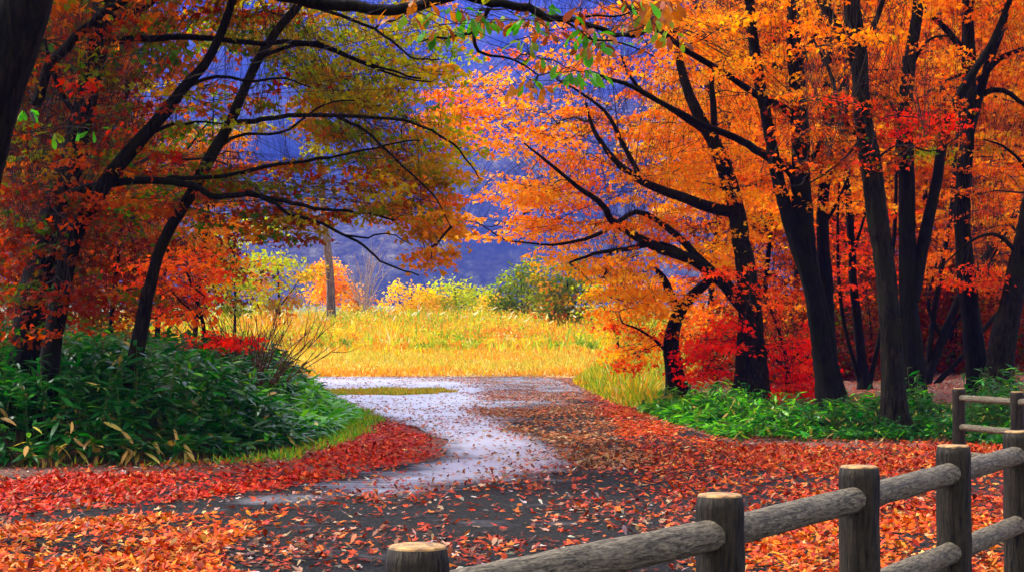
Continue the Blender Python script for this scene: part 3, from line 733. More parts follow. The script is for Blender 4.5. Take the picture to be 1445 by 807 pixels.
tree('oak_tree', 'black upright trunk on the left beside the huge trunk, wrapped in dark red leaves', 'tree', G_L, 21.8,
     [([(28, 640), (34, 560), (42, 450), (58, 370), (88, 265), (112, 180), (132, 90), (147, 20), (165, -120)], 44, 26)],
     [([(50, 150, -1), (67, 95, -1), (123, 40, -1), (165, 8, -1), (230, -30, -1)], 17, 8),
      ([(135, 80), (164, 62), (210, 55), (268, 55), (347, 64), (430, 62), (476, 72), (549, 99), (600, 112)], 12, 2.5),
      ([(138, 65), (150, 30), (200, 8), (240, -20)], 13, 6), ([(115, 175), (80, 120), (60, 60)], 10, 4)],
     [dict(poly=[(0, 130), (60, 60), (200, 0), (330, 0), (300, 60), (220, 110), (230, 170), (120, 230), (0, 300)], y=(19, 24), pal='redshade', pal2=('leftshade', lambda x, y: 0.55 + 0 * x), cover=0.6, leaf=0.08, per=30, rx=0.32, holes=[[(140, 60), (230, 40), (240, 110), (160, 110)]]),
      dict(poly=[(0, 290), (150, 230), (160, 330), (110, 470), (0, 490)], y=(20, 24), pal='redshade', cover=1.1, leaf=0.08, per=32, rx=0.32),
      dict(poly=[(-120, -220), (330, -220), (330, 0), (100, 10), (-120, 200)], y=(19, 24), pal='leftshade', cover=1.5, leaf=0.13, per=24, rx=0.4)],  # unseen upper crown, made dense to shade the left side
     M_BARK, twig=0.65)

tree('oak_tree', 'black diagonal trunk on the left with two long level limbs of orange leaves', 'tree', G_L, 21.0,
     [([(60, 600), (75, 480), (100, 347), (124, 298), (160, 245), (198, 198), (235, 155), (263, 119), (290, 88), (312, 45), (335, -20)], 28, 10)],
     [([(85, 285), (130, 264), (208, 253), (270, 262), (310, 275), (347, 270), (400, 280), (450, 292), (510, 298), (560, 310)], 13, 2.5),
      ([(230, 255), (290, 253), (366, 243), (420, 237), (480, 226), (540, 212), (590, 205)], 7, 2),
      ([(255, 128), (300, 108), (360, 112), (400, 108), (440, 118)], 6, 2), ([(200, 196), (240, 175), (270, 168), (310, 172)], 6, 2),
      ([(347, 270), (380, 285), (405, 300), (450, 312), (484, 332), (514, 347), (534, 367), (564, 382), (590, 391)], 6, 1.8),
      ([(484, 332), (520, 336), (545, 330), (580, 345)], 3, 1.3)],
     [dict(poly=[(150, 215), (250, 200), (330, 235), (440, 225), (540, 215), (610, 230), (640, 290), (600, 320), (520, 300), (480, 318), (420, 345), (330, 320), (240, 310), (150, 290)], y=(20.8, 25), pal='leftshade', pal2=('oligold', lambda x, y: sstep(330, 560, x) * 0.8), cover=1.35, leaf=0.08, per=30, rx=0.32, kind='maple', flat=0.2),
      dict(poly=[(170, 120), (300, 95), (420, 110), (420, 150), (330, 200), (240, 190)], y=(21, 24.5), pal='leftshade', pal2=('olive', lambda x, y: 0.45 + 0 * x), cover=0.55, leaf=0.08, per=28, rx=0.3, flat=0.25),
      dict(poly=[(280, -180), (480, -180), (470, 0), (300, 0)], y=(19, 23), pal='oligold', cover=1.2, leaf=0.13, per=22, rx=0.4)],  # crown above the view, thickened to shade the leaves below
     M_BARK, twig=0.65)

tree('oak_tree', 'slender mottled trunk slanting up to the top centre under olive and gold leaves', 'tree', G_L, 21.8,
     [([(180, 560), (195, 480), (213, 397), (233, 337), (268, 278), (295, 225), (322, 178), (345, 125), (367, 79), (395, 38), (426, 0), (475, -80)], 20, 11)],
     [([(325, 175), (360, 172), (400, 164), (470, 165), (540, 166), (583, 173), (640, 205), (670, 250)], 8, 2),
      ([(365, 82), (420, 60), (474, 72), (549, 99), (600, 112)], 6, 2), ([(300, 215), (340, 190), (400, 185), (450, 150), (500, 140)], 5, 2),
      ([(425, 5), (480, 20), (540, 50), (580, 80), (620, 90)], 6, 2), ([(475, 165), (520, 190), (560, 225), (610, 270), (640, 320)], 5, 1.6)],
     [dict(poly=[(300, 0), (640, 0), (655, 90), (610, 130), (530, 155), (450, 150), (400, 100), (300, 65)], y=(22, 26), pal='olive', pal2=('leftshade', lambda x, y: 0.45 * (x < 430)), cover=1.7, leaf=0.08, per=42, rx=0.45, flat=0.16),
      dict(poly=[(430, 130), (560, 115), (640, 175), (680, 205), (650, 260), (600, 250), (520, 235), (440, 215)], y=(22.2, 26), pal='olive', pal2=('oligold', lambda x, y: 0.35 + 0 * x), cover=1.5, leaf=0.08, per=42, rx=0.45, flat=0.16),
      dict(poly=[(520, 235), (650, 240), (655, 310), (640, 360), (600, 385), (570, 340), (540, 290)], y=(22, 25.5), pal='gold', pal2=('oligold', lambda x, y: 0.3 + 0 * x), cover=1.5, leaf=0.08, per=42, rx=0.32, flat=0.3),
      dict(poly=[(320, -200), (720, -200), (680, 0), (320, 0)], y=(20, 26), pal='olive', cover=0.35, leaf=0.13, per=24, rx=0.4)],
     M_BARK2, twig=0.65)

# understorey and wood on the left
tree('maple_tree', 'scarlet maple sapling behind the bamboo grass beside the slender trunk', 'tree', G_L, 27.0,
     [([(285, 520), (288, 470), (280, 430), (262, 380)], 7, 3)], [([(288, 490), (310, 482), (345, 482)], 3, 1.3), ([(284, 450), (250, 420), (230, 400)], 3, 1.3)],
     [dict(poly=[(240, 478), (300, 470), (352, 478), (345, 492), (250, 490)], y=(26, 28), pal='red', cover=1.8, leaf=0.08, per=30, flat=0.2),
      dict(poly=[(190, 370), (290, 350), (320, 430), (250, 460), (190, 440)], y=(26, 29), pal='redor', cover=0.9, leaf=0.09, per=30)])
NL = [(-30, 30, 14, 'redshade', 0), (70, 33, 12, 'leftshade', 0), (150, 36, 10, 'leftshade', 0), (215, 40, 10, 'deep', 40), (20, 44, 12, 'leftshade', 0), (270, 47, 9, 'orange', 90), (120, 52, 12, 'deep', 0)]
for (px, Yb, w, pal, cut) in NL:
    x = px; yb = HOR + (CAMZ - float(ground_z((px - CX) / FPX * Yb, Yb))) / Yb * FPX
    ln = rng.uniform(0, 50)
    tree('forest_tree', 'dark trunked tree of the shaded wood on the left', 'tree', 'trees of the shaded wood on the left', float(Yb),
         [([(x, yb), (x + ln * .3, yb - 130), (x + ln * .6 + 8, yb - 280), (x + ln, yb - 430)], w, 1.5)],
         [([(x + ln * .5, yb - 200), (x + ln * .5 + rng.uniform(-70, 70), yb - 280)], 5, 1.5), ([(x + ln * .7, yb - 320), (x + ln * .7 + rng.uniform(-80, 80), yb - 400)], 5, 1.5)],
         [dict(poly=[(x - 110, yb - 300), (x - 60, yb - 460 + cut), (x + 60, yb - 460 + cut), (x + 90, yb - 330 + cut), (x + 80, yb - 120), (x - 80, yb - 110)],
               y=(Yb - 3, Yb + 3), pal=pal, pal2=('redshade', lambda a, b: 0.35 + 0.35 * (b > 330)), cover=1.0, leaf=0.12, per=40, rx=0.65)] + ([] if cut else [  # more of the shade-darkened palette low in the crown
          dict(poly=[(x - 150, yb - 640), (x - 110, yb - 460), (x + 110, yb - 460), (x + 130, yb - 640), (x, yb - 800)], y=(Yb - 4, Yb + 4), pal='leftshade', cover=1.6, leaf=0.17, per=30, rx=0.9)]), spray=1, twig=1.3)  # upper crown out of view, added to shade the left side

# ------------------------------------------------------------------ trees and bushes beyond the meadow
def bush(name, label, cat, px, py, rxp, ryp, Yb, pal, leaf=0.26, cover=3.0, pal2=None, stem=True):
    base = HOR + (CAMZ - float(ground_z((px - CX) / FPX * Yb, Yb))) / Yb * FPX
    lobes = []
    th = np.linspace(0, 2 * np.pi, 14, endpoint=False)
    poly = [(px + rxp * math.cos(a) * (1 + 0.18 * math.sin(3 * a + px)), py + ryp * math.sin(a) * (1 + 0.15 * math.sin(4 * a + py))) for a in th]
    f = dict(poly=poly, y=(Yb - rxp * Yb / FPX * 0.8, Yb + rxp * Yb / FPX * 0.8), pal=pal, cover=cover, leaf=leaf, per=45, rx=0.9, flat=0.5, kind='diamond', wid=0.7)
    if pal2: f['pal2'] = pal2
    return tree(name, label, cat, 'bushes and trees beyond the meadow', float(Yb),
                [([(px, base), (px + 2, (base + py) / 2), (px, py - ryp * 0.5)], max(3, rxp * 0.1), 2)],
                [([(px, (base + py) / 2 + 4), (px - rxp * 0.5, py)], 2.5, 1), ([(px, (base + py) / 2), (px + rxp * 0.5, py)], 2.5, 1)], [f], spray=0, twig=1.5, min_skel_z=0.3)
bush('bush', 'rounded bright yellow bush behind the reeds', 'bush', 580, 424, 36, 24, 120, 'yellow')
bush('bush', 'rounded yellow green bush right of the bright yellow one', 'bush', 642, 422, 52, 27, 122, 'yelgreen')
bush('tree', 'small dark green tree at the meadow edge under the orange maple', 'tree', 735, 415, 36, 42, 112, 'dkgreen', pal2=('yelgreen', lambda x, y: 0.3 + 0 * x))
bush('tree', 'large dark olive bushy tree behind the right end of the meadow', 'tree', 800, 412, 48, 50, 95, 'dkgreen', pal2=('oligold', lambda x, y: 0.4 + 0 * x))
bush('tree', 'orange tree behind the bare pole trunk', 'tree', 470, 400, 34, 34, 132, 'bright', pal2=('rust', lambda x, y: 0.3 + 0 * x))
bush('tree', 'olive and yellow tree left of the bare pole trunk', 'tree', 392, 398, 54, 46, 100, 'oligold', pal2=('yelgreen', lambda x, y: 0.45 + 0 * x), cover=1.6)
bush('tree', 'tall yellow green tree seen between the trunks on the left', 'tree', 330, 370, 50, 80, 84, 'yelgreen', pal2=('dkgreen', lambda x, y: 0.5 + 0 * x), cover=1.4)
bush('bush', 'low rusty bush at the foot of the mountain, behind the reeds', 'bush', 505, 432, 26, 14, 128, 'rust')
bush('bush', 'golden bush beside the small dark green tree', 'bush', 700, 432, 26, 16, 118, 'yellow', pal2=('oligold', lambda x, y: 0.5 + 0 * x))
bush('tree', 'yellow green tree behind the leaning maple', 'tree', 870, 430, 40, 50, 70, 'yelgreen', pal2=('bright', lambda x, y: 0.4 + 0 * x), leaf=0.16, cover=1.3)

# bare tree and the tall bare trunk
tree('pine_tree', 'tall straight bare trunk standing in the reeds with green layered boughs', 'tree', None, 105.0,
     [([(467, 452), (466, 400), (462, 350), (455, 280), (449, 220), (443, 150), (438, 60), (434, -40)], 13.5, 5)],
     [([(448, 215), (400, 190), (340, 180)], 2.5, 1), ([(452, 250), (500, 225), (540, 222)], 2.5, 1), ([(445, 165), (400, 150), (360, 150)], 2.5, 1), ([(461, 330), (410, 322), (350, 318)], 2.5, 1)],
     [dict(poly=[(240, 170), (330, 155), (400, 165), (390, 185), (300, 190), (330, 215), (250, 212)], y=(103, 108), pal='dkgreen', pal2=('yelgreen', lambda x, y: 0.5 + 0 * x), cover=0.8, leaf=0.3, per=40, rx=1.3, flat=0.12, kind='diamond', wid=0.35),
      dict(poly=[(340, 312), (370, 308), (410, 318), (390, 326), (345, 322)], y=(103, 107), pal='yelgreen', cover=1.4, leaf=0.3, per=40, rx=1.2, flat=0.12, kind='diamond', wid=0.35)],
     M_PINE, spray=0, twig=2)

def bare_plant(name, label, cat, px, py, Yb, h, spread, n, seedv, col_mat, r0=0.012):
    x, y = (px - CX) / FPX * Yb, Yb
    z = float(ground_z(x, y))
    root = empty(name, (x, y, z), label, cat)
    rs = np.random.default_rng(seedv)
    for k in range(n):
        az = rs.uniform(0, 2 * np.pi); sp = rs.uniform(0.2, 1) * spread; hh = h * rs.uniform(0.6, 1)
        tip = np.array([x + sp * math.cos(az), y + sp * math.sin(az) * 0.7, z + hh])
        P = smooth_path([np.array([x + rs.normal(0, .06), y + rs.normal(0, .06), z - 0.05]), np.array([x + sp * .35 * math.cos(az), y + sp * .3 * math.sin(az), z + hh * .5]), tip], 12)
        P[1:] += np.cumsum(rs.normal(0, 0.012, (11, 3)), 0)
        gg = Geo(); tube(gg, P, np.linspace(r0, r0 * 0.25, 12), 5)
        for s in range(7):
            b = P[rs.integers(3, 11)]; d = unit(tip - P[0] + rs.normal(0, 0.6 * h * 0.5, 3)) * rs.uniform(0.2, 0.5) * h * 0.7
            Q = smooth_path([b, b + d * 0.5 + rs.normal(0, .03, 3), b + d], 6); tube(gg, Q, np.linspace(r0 * .4, r0 * .15, 6), 4)
        gg.build('stem', col_mat, root)
    return root
M_STEM = bark_mat('reddish_stems', (0.05, 0.02, 0.014), (0.13, 0.05, 0.034), None, 20, 0.1)
M_GREY = bark_mat('grey_stems', (0.14, 0.1, 0.1), (0.3, 0.22, 0.2), None, 20, 0.1)
bare_plant('shrub', 'bare twiggy shrub leaning over the right end of the bamboo grass', 'shrub', 360, 530, 27.6, 1.85, 1.7, 34, 3, M_STEM, 0.017)
bare_plant('shrub', 'bare thin stems poking up from the bamboo grass below the slender trunk', 'shrub', 175, 560, 23.0, 1.6, 0.6, 7, 5, M_STEM, 0.011)
bare_plant('tree', 'small bare pinkish grey tree at the foot of the mountain', 'tree', 515, 440, 126.0, 5.5, 3.0, 12, 6, M_GREY, 0.06)

# ------------------------------------------------------------------ bamboo grass, verges, reeds
def clip_ground(n, lo, hi, test):
    out = np.zeros((0, 2))
    while len(out) < n:
        c = rng.uniform(lo, hi, (n * 2, 2)); out = np.vstack([out, c[test(c[:, 0], c[:, 1])]])
    return out[:n]
MOUND = [(-13, 19.4), (-6, 19.4), (-4.3, 19.9), (-3.4, 21), (-2.9, 23), (-2.75, 26.5), (-2.72, 29.4), (-3.0, 32), (-3.7, 35.5), (-5.0, 38.5), (-13, 39)]
def edge_dist(x, y, poly):
    d = np.full(np.shape(x), 1e9)
    for (x0, y0), (x1, y1) in zip(poly, poly[1:] + poly[:1]):
        vx, vy = x1 - x0, y1 - y0; t = np.clip(((x - x0) * vx + (y - y0) * vy) / (vx * vx + vy * vy), 0, 1)
        d = np.minimum(d, np.hypot(x - x0 - t * vx, y - y0 - t * vy))
    return d
def sasa(geo, pts, h, litf, leaf=0.21, per=7, dead=None):
    """bamboo grass: thin culms that end in a fan of arching leaves"""
    n = len(pts); z = ground_z(pts[:, 0], pts[:, 1])
    base = np.c_[pts, z]
    lean = rng.normal(0, 0.16, (n, 2))
    top = base + np.c_[lean * h[:, None], h]
    tt = np.linspace(0, 1, 3)[None, :, None]
    many_tubes(geo, base[:, None] * (1 - tt) + top[:, None] * tt, np.full(n, 0.004), np.full(n, 0.003), 3, jitter(np.tile([[0.1, 0.12, 0.03]], (n, 1))))
    idx = np.repeat(np.arange(n), per); N = n * per
    u = rng.beta(3.0, 1.0, N)
    P = base[idx] * (1 - u[:, None]) + top[idx] * u[:, None] + rng.normal(0, 0.02, (N, 3))
    az = rng.uniform(0, 2 * np.pi, N)
    D = np.c_[np.cos(az), np.sin(az), rng.normal(0.25, 0.35, N)]
    Nn = np.c_[rng.normal(0, 0.35, (N, 2)), np.ones(N)]
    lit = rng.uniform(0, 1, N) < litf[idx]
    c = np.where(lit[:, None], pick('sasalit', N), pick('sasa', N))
    if dead is not None:
        k = rng.uniform(0, 1, N) < dead[idx]
        c = np.where(k[:, None], np.array([0.62, 0.42, 0.1]) * rng.uniform(0.5, 1.1, (N, 1)), c)
        D[k, 2] -= 0.6
    L = leaf * rng.uniform(0.65, 1.25, N)
    leaves(geo, P, D, Nn, L, L * rng.uniform(0.2, 0.3, N), jitter(c), 'lance', curl=-rng.uniform(0.15, 0.6, N))
g = Geo()
pts = clip_ground(8600, (-13, 19.4), (-2.6, 39), lambda x, y: in_poly(x, y, MOUND) & (x > -0.42 * y - 0.6))
ed = edge_dist(pts[:, 0], pts[:, 1], MOUND)
h = (0.27 + 0.74 * sstep(0, 1.3, ed)) * rng.uniform(0.6, 1.2, len(pts)) * (1 - 0.35 * sstep(25, 30, pts[:, 1]) * sstep(-4.5, -3, pts[:, 0]))
h *= 0.45 + 0.95 * fbm(pts[:, 0] * 0.9, pts[:, 1] * 0.9, 31)
litf = 0.04 + 0.96 * sstep(-4.6, -3.1, pts[:, 0]) * sstep(23, 27, pts[:, 1])  # sunlight on the right end is put into the leaf colour
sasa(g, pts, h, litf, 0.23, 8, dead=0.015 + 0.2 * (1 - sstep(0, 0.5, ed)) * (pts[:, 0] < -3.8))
tag(g.build('bamboo_grass', M_SASA, smooth=False), 'thick dark bamboo grass on the left bank', 'bamboo grass', kind='stuff')

STRIP = [(3.3, 24.9), (6.1, 24.7), (7.4, 22.6), (12, 22.4), (13, 29.5), (8, 29.0), (5, 30), (4.2, 34), (2.7, 38), (2.55, 33), (2.8, 29)]
g = Geo()
pts = clip_ground(4300, (2.4, 22.4), (13, 38), lambda x, y: in_poly(x, y, STRIP) & (x < 0.42 * y + 0.5))
ed = edge_dist(pts[:, 0], pts[:, 1], STRIP)
fq = fbm(pts[:, 0] * 1.1, pts[:, 1] * 1.1, 41)
kp = fq > 0.36; pts, ed, fq = pts[kp], ed[kp], fq[kp]
h = (0.09 + 0.24 * sstep(0, 0.8, ed)) * rng.uniform(0.5, 1.3, len(pts)) * (0.3 + 1.4 * sstep(0.36, 0.7, fq))
h *= 1 + 0.5 * sstep(5.6, 6.3, pts[:, 0])
litf = 0.08 + 0.55 * (1 - sstep(2.8, 5.5, pts[:, 0]))  # more of the sunlit leaf colour towards the left
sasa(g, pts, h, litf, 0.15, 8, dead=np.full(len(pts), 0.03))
tag(g.build('bamboo_grass', M_SASA, smooth=False), 'low glossy green bamboo grass along the foot of the right-hand trees', 'bamboo grass', kind='stuff')

def blades(geo, pts, h, w, pal, lean=0.25, plume=0.0, pal2=None):
    n = len(pts); z = ground_z(pts[:, 0], pts[:, 1])
    P = np.c_[pts, z - 0.02]
    D = np.c_[rng.normal(0, lean, (n, 2)), np.ones(n)]
    Nn = np.c_[rng.normal(0, 1, (n, 2)), np.full(n, 0.15)]
    c = pick(pal, n)
    if pal2 is not None: c = np.where((rng.uniform(0, 1, n) < pal2[1])[:, None], pick(pal2[0], n), c)
    leaves(geo, P, D, Nn, h, w, jitter(c, 0.18), 'lance', curl=rng.uniform(-0.45, 0.45, n))
# short turf of the meadow
g = Geo()
pts = clip_ground(58000, (-22, 56.5), (9, 92), lambda x, y: (np.abs(x) < 0.33 * y) & (y > 58.6 + 4.5 * (fbm(x * .35, y * 0, 51, 5) - .45) + np.abs(rng.normal(0, 0.8, x.shape))) & (x < 4.5 + 0.06 * (y - 60)))
rust = (1 - sstep(61, 64.5, pts[:, 1])) * 0.75 + 0.55 * sstep(0.5, 0.62, fbm(pts[:, 0] * .25, pts[:, 1] * .25, 52))
blades(g, pts, rng.uniform(0.1, 0.3, len(pts)) * (0.5 + fbm(pts[:, 0] * .6, pts[:, 1] * .4, 59)), 0.035, 'straw', 0.55, pal2=('rust', rust))
tag(g.build('meadow_grass', M_GRASS, smooth=False), 'short bright yellow grass of the meadow', 'grass', kind='stuff')
# tall reeds at its back, and the taller verge on the right of the road
g = Geo()
pts = clip_ground(30000, (-26, 72), (18, 118), lambda x, y: (np.abs(x) < 0.33 * y) & (y > 77 + 18 * (fbm(x * .22, y * .1, 53) - .5) + rng.normal(0, 2.5, x.shape)))
f = fbm(pts[:, 0] * .16, pts[:, 1] * .16, 54)
f2 = fbm(pts[:, 0] * .5, pts[:, 1] * .4, 57)
h = rng.uniform(0.5, 1.4, len(pts)) * (0.35 + 1.2 * f2) * (0.2 + 0.8 * sstep(72, 94, pts[:, 1]))
kg = sstep(0.5, 0.62, fbm(pts[:, 0] * .3, pts[:, 1] * .2, 58)) > rng.uniform(0, 1.2, len(pts))
blades(g, pts[~kg], h[~kg], 0.075, 'reed', 0.38, pal2=('rust', (sstep(0.42, 0.6, f) * 0.8)[~kg]))
blades(g, pts[kg], h[kg] * 1.1, 0.08, 'verge', 0.45, pal2=('yelgreen', np.full(int(kg.sum()), 0.4)))
pl = clip_ground(240, (-26, 88), (18, 116), lambda x, y: np.abs(x) < 0.33 * y)
z = ground_z(pl[:, 0], pl[:, 1]); hh = rng.uniform(0.9, 1.5, len(pl))
P = np.c_[pl, z + hh]; n = len(pl)
leaves(g, P, np.c_[rng.normal(0.5, 0.4, n), rng.normal(0, 0.4, n), np.full(n, 0.6)], rng.normal(0, 1, (n, 3)), 0.34, 0.09, jitter(np.tile([[0.66, 0.55, 0.26]], (n, 1)), 0.2), 'lance', curl=-0.4)
wd = clip_ground(2300, (-26, 80), (18, 116), lambda x, y: np.abs(x) < 0.33 * y)
n = len(wd); per = 46; idx = np.repeat(np.arange(n), per); N = n * per
hw = rng.uniform(0.3, 1.15, n) * (0.4 + 0.6 * sstep(78, 96, wd[:, 1])); ctr = np.c_[wd, ground_z(wd[:, 0], wd[:, 1]) + hw * 0.7]
off = rng.normal(0, 0.42, (N, 3)) * np.c_[np.ones(N), np.ones(N), 0.75 * np.ones(N)]
wf = fbm(wd[:, 0] * .16, wd[:, 1] * .16, 54); kr = rng.uniform(0, 1, n)
cw = np.where((kr < sstep(0.42, 0.6, wf) * 0.8)[:, None], pick('rust', n), np.where((kr > 0.62)[:, None], pick('verge', n), pick('reed', n)))
leaves(g, ctr[idx] + off * hw[idx][:, None], rng.normal(0, 1, (N, 3)) + np.array([0, 0, .4]), rng.normal(0, 1, (N, 3)), 0.2, 0.09, jitter(cw[idx], 0.25), 'diamond')
tag(g.build('reeds', M_GRASS, smooth=False), 'tall gold and rust reeds with pale plumes behind the meadow', 'reeds', kind='stuff')
g = Geo()
VERGE = [(2.3, 36), (3.0, 33.5), (3.6, 35), (4.0, 45), (7, 60), (9, 80), (4.5, 80), (3.8, 70), (2.4, 60), (1.9, 52), (2.1, 42)]
pts = clip_ground(15000, (1.8, 33), (10, 80), lambda x, y: in_poly(x, y, VERGE))
h = rng.uniform(0.2, 0.75, len(pts)) * (0.35 + 0.65 * sstep(0, 1.0, edge_dist(pts[:, 0], pts[:, 1], VERGE)))
blades(g, pts, h, 0.035, 'verge', 0.4, pal2=('reed', np.full(len(pts), 0.3)))
tag(g.build('verge_grass', M_GRASS, smooth=False), 'unmown yellow green grass on the right verge of the road', 'grass', kind='stuff')
# island of turf in the road, and the fringe below the bamboo grass
g = Geo()
ISL = [(-4.7, 43.6), (-3.4, 42.6), (-2.2, 43.2), (-1.5, 44.6), (-2.0, 46.2), (-3.4, 46.6), (-4.8, 45.4)]
pts = clip_ground(5200, (-5, 42.4), (-1.4, 46.8), lambda x, y: in_poly(x + 0.2 * np.sin(y * 5), y + 0.25 * np.sin(x * 4), ISL))
blades(g, pts, rng.uniform(0.05, 0.15, len(pts)), 0.03, 'straw', 0.6, pal2=('verge', np.full(len(pts), 0.3)))
tag(g.build('turf_island', M_GRASS, smooth=False), 'thin strip of yellow turf in the wet road', 'grass', kind='stuff')
g = Geo()
def fringe(x, y):
    e = edge_dist(x, y, MOUND)
    return (~in_poly(x, y, MOUND)) & (e < (0.05 + 0.95 * sstep(-4.2, -2.9, x)) * 0.8 * fbm(x * 1.5, y * 1.5, 56) + 0.02) & (x > -8) & (y < 34)
pts = clip_ground(3200, (-8, 18.6), (-1.9, 34), fringe)
blades(g, pts, rng.uniform(0.04, 0.16, len(pts)), 0.016, 'verge', 0.7, pal2=('sasalit', np.full(len(pts), 0.4)))
tag(g.build('fringe_grass', M_GRASS, smooth=False), 'short grass fringe below the bamboo grass', 'grass', kind='stuff')

# ------------------------------------------------------------------ fallen leaves
ZONES = [   # outline on the ground as the photo shows it, cover, palette
    ([(-600, 0), (2100, 0), (2100, 1200), (-600, 1200)], 0.17, 'litter_pale'),
    ([(-600, 690), (300, 668), (430, 655), (500, 620), (545, 596), (590, 612), (618, 640), (560, 664), (440, 684), (320, 702), (180, 712), (0, 726), (-600, 750)], 1.2, 'litter_red'),
    ([(-600, 752), (0, 745), (180, 728), (330, 724), (420, 716), (380, 745), (300, 775), (330, 812), (200, 1200), (-600, 1200)], 0.85, 'litter_or'),
    ([(0, 745), (0, 728), (180, 714), (330, 703), (470, 690), (560, 672), (600, 680), (480, 698), (330, 716), (180, 730)], 0.10, 'litter_pale'),
    ([(410, 525), (560, 529), (650, 536), (668, 556), (650, 572), (690, 600), (745, 628), (780, 650), (712, 664), (600, 686), (560, 672), (640, 645), (604, 612), (520, 580)], 0.06, 'litter_tan'),
    ([(480, 520), (830, 528), (840, 560), (700, 556), (640, 536)], 0.16, 'litter_tan'),
    ([(690, 552), (850, 552), (950, 610), (960, 660), (820, 662), (770, 632), (700, 600), (665, 572)], 0.36, 'litter_tan'),
    ([(830, 555), (870, 560), (960, 615), (1030, 632), (1300, 628), (2100, 636), (2100, 700), (1180, 690), (1000, 680), (900, 640)], 0.95, 'litter'),
    ([(900, 655), (1400, 660), (2100, 690), (2100, 745), (1250, 735), (1060, 720), (900, 700)], 0.42, 'litter'),
    ([(1040, 730), (2100, 725), (2100, 1200), (900, 1200), (980, 800)], 0.6, 'litter_or'),
]
g = Geo()
NC = 1600000
yy = np.sqrt(rng.uniform(9.0 ** 2, 62.0 ** 2, NC)); xx = rng.uniform(-0.47, 0.47, NC) * yy
k = (rng.uniform(0, 1, NC) < np.where(yy > 35, 0.55, 1.0)); xx, yy = xx[k], yy[k]
PX, PY = to_px(xx, yy)
wob = 9 * (fbm(xx * 1.2, yy * 0.6, 61) - 0.5) * 2
dens = np.zeros(len(xx)); zone = np.zeros(len(xx), int)
for zi, (poly, dn, pal) in enumerate(ZONES):
    ins = in_poly(PX + 2.2 * wob + rng.normal(0, 9, len(xx)), PY + 0.7 * wob + rng.normal(0, 3, len(xx)), poly)
    dens[ins] = dn; zone[ins] = zi
patch = fbm(xx * 0.9, yy * 0.55, 62)
dens = dens * (0.3 + 1.35 * sstep(0.32, 0.66, patch))
area_per = (0.5 * 0.94 * (62.0 ** 2 - 81)) / NC
p_keep = dens * area_per / (0.057 ** 2 * 0.42)
onveg = in_poly(xx, yy, [(a - 0.15 if a < 0 else a, b) for a, b in MOUND])
k = (rng.uniform(0, 1, len(xx)) < p_keep) & ~onveg
xx, yy, zone = xx[k], yy[k], zone[k]
n = len(xx); print('fallen leaves', n)
cc = np.zeros((n, 3))
for zi, (_, _, pal) in enumerate(ZONES):
    m = zone == zi; cc[m] = pick(pal, int(m.sum()))
P = np.c_[xx, yy, ground_z(xx, yy) + 0.008 + rng.uniform(0, 0.016, n)]
az = rng.uniform(0, 2 * np.pi, n)
D = np.c_[np.cos(az), np.sin(az), rng.normal(0, 0.15, n)]
Nn = np.c_[rng.normal(0, 0.28, (n, 2)), np.ones(n)]
L = 0.057 * rng.uniform(0.5, 1.4, n)
near = yy < 24; rk = rng.uniform(0, 1, n)
dry = rk > 0.55                                   # older leaves, browner and more curled
cc *= 0.88; cc[dry] *= rng.uniform(0.25, 0.9, (int(dry.sum()), 1))
for m, kind, cu in ((near & (rk < 0.42), 'star', 0.4), (near & (rk >= 0.42) & (rk < 0.66), 'maple', 0.7), (near & (rk >= 0.66) & (rk < 0.86), 'oak', 0.9), (near & (rk >= 0.86), 'diamond', 0.9), (~near, 'maple', 0.3)):
    k = int(m.sum())
    leaves(g, P[m], D[m], Nn[m], L[m], L[m] * (0.95 if kind in ('star', 'maple') else 0.6) * rng.uniform(0.6, 1.1, k), jitter(cc[m], 0.25), kind, curl=rng.uniform(-0.15, cu, k))
tag(g.build('fallen_leaves', M_LITTER, smooth=False), 'red, orange and pale fallen maple leaves over the road', 'fallen leaves', kind='stuff')

# ------------------------------------------------------------------ rail fences of imitation logs
def log_mat(name, c0, c1, groove, sx, sz):
    m, t, p = nt(name)
    tc = nd(t, 'ShaderNodeTexCoord'); mp = nd(t, 'ShaderNodeMapping'); mp.inputs['Scale'].default_value = (sx, sx, sz)
    t.links.new(tc.outputs['Object'], mp.inputs[0])
    w = nd(t, 'ShaderNodeTexNoise', Scale=1.0, Detail=4.0, Roughness=0.6, Distortion=0.6); t.links.new(mp.outputs[0], w.inputs['Vector'])
    f = nd(t, 'ShaderNodeTexNoise', Scale=45.0, Detail=6.0); t.links.new(tc.outputs['Object'], f.inputs['Vector'])
    c = ramp(t, w.outputs['Fac'], [(0.36, c0), (0.56, c1)])
    mx = nd(t, 'ShaderNodeMix', data_type='RGBA', blend_type='MULTIPLY'); mx.inputs['Factor'].default_value = 0.7
    t.links.new(c, mx.inputs[6]); t.links.new(ramp(t, f.outputs['Fac'], [(0.3, (0.45, 0.45, 0.45)), (0.7, (1.2, 1.2, 1.2))]), mx.inputs[7])
    t.links.new(mx.outputs[2], p.inputs['Base Color']); p.inputs['Roughness'].default_value = 0.7; p.inputs['Specular IOR Level'].default_value = 0.15
    b = nd(t, 'ShaderNodeBump', Strength=groove, Distance=0.022); t.links.new(w.outputs['Fac'], b.inputs['Height'])
    t.links.new(b.outputs[0], p.inputs['Normal'])
    return m
M_POST = log_mat('dark_log', (0.001, 0.0008, 0.0006), (0.024, 0.017, 0.01), 1.0, 60, 6)
M_RAIL = log_mat('weathered_rail', (0.05, 0.039, 0.025), (0.16, 0.128, 0.084), 1.0, 80, 15)
M_CAP, t, p = nt('cut_log_end')
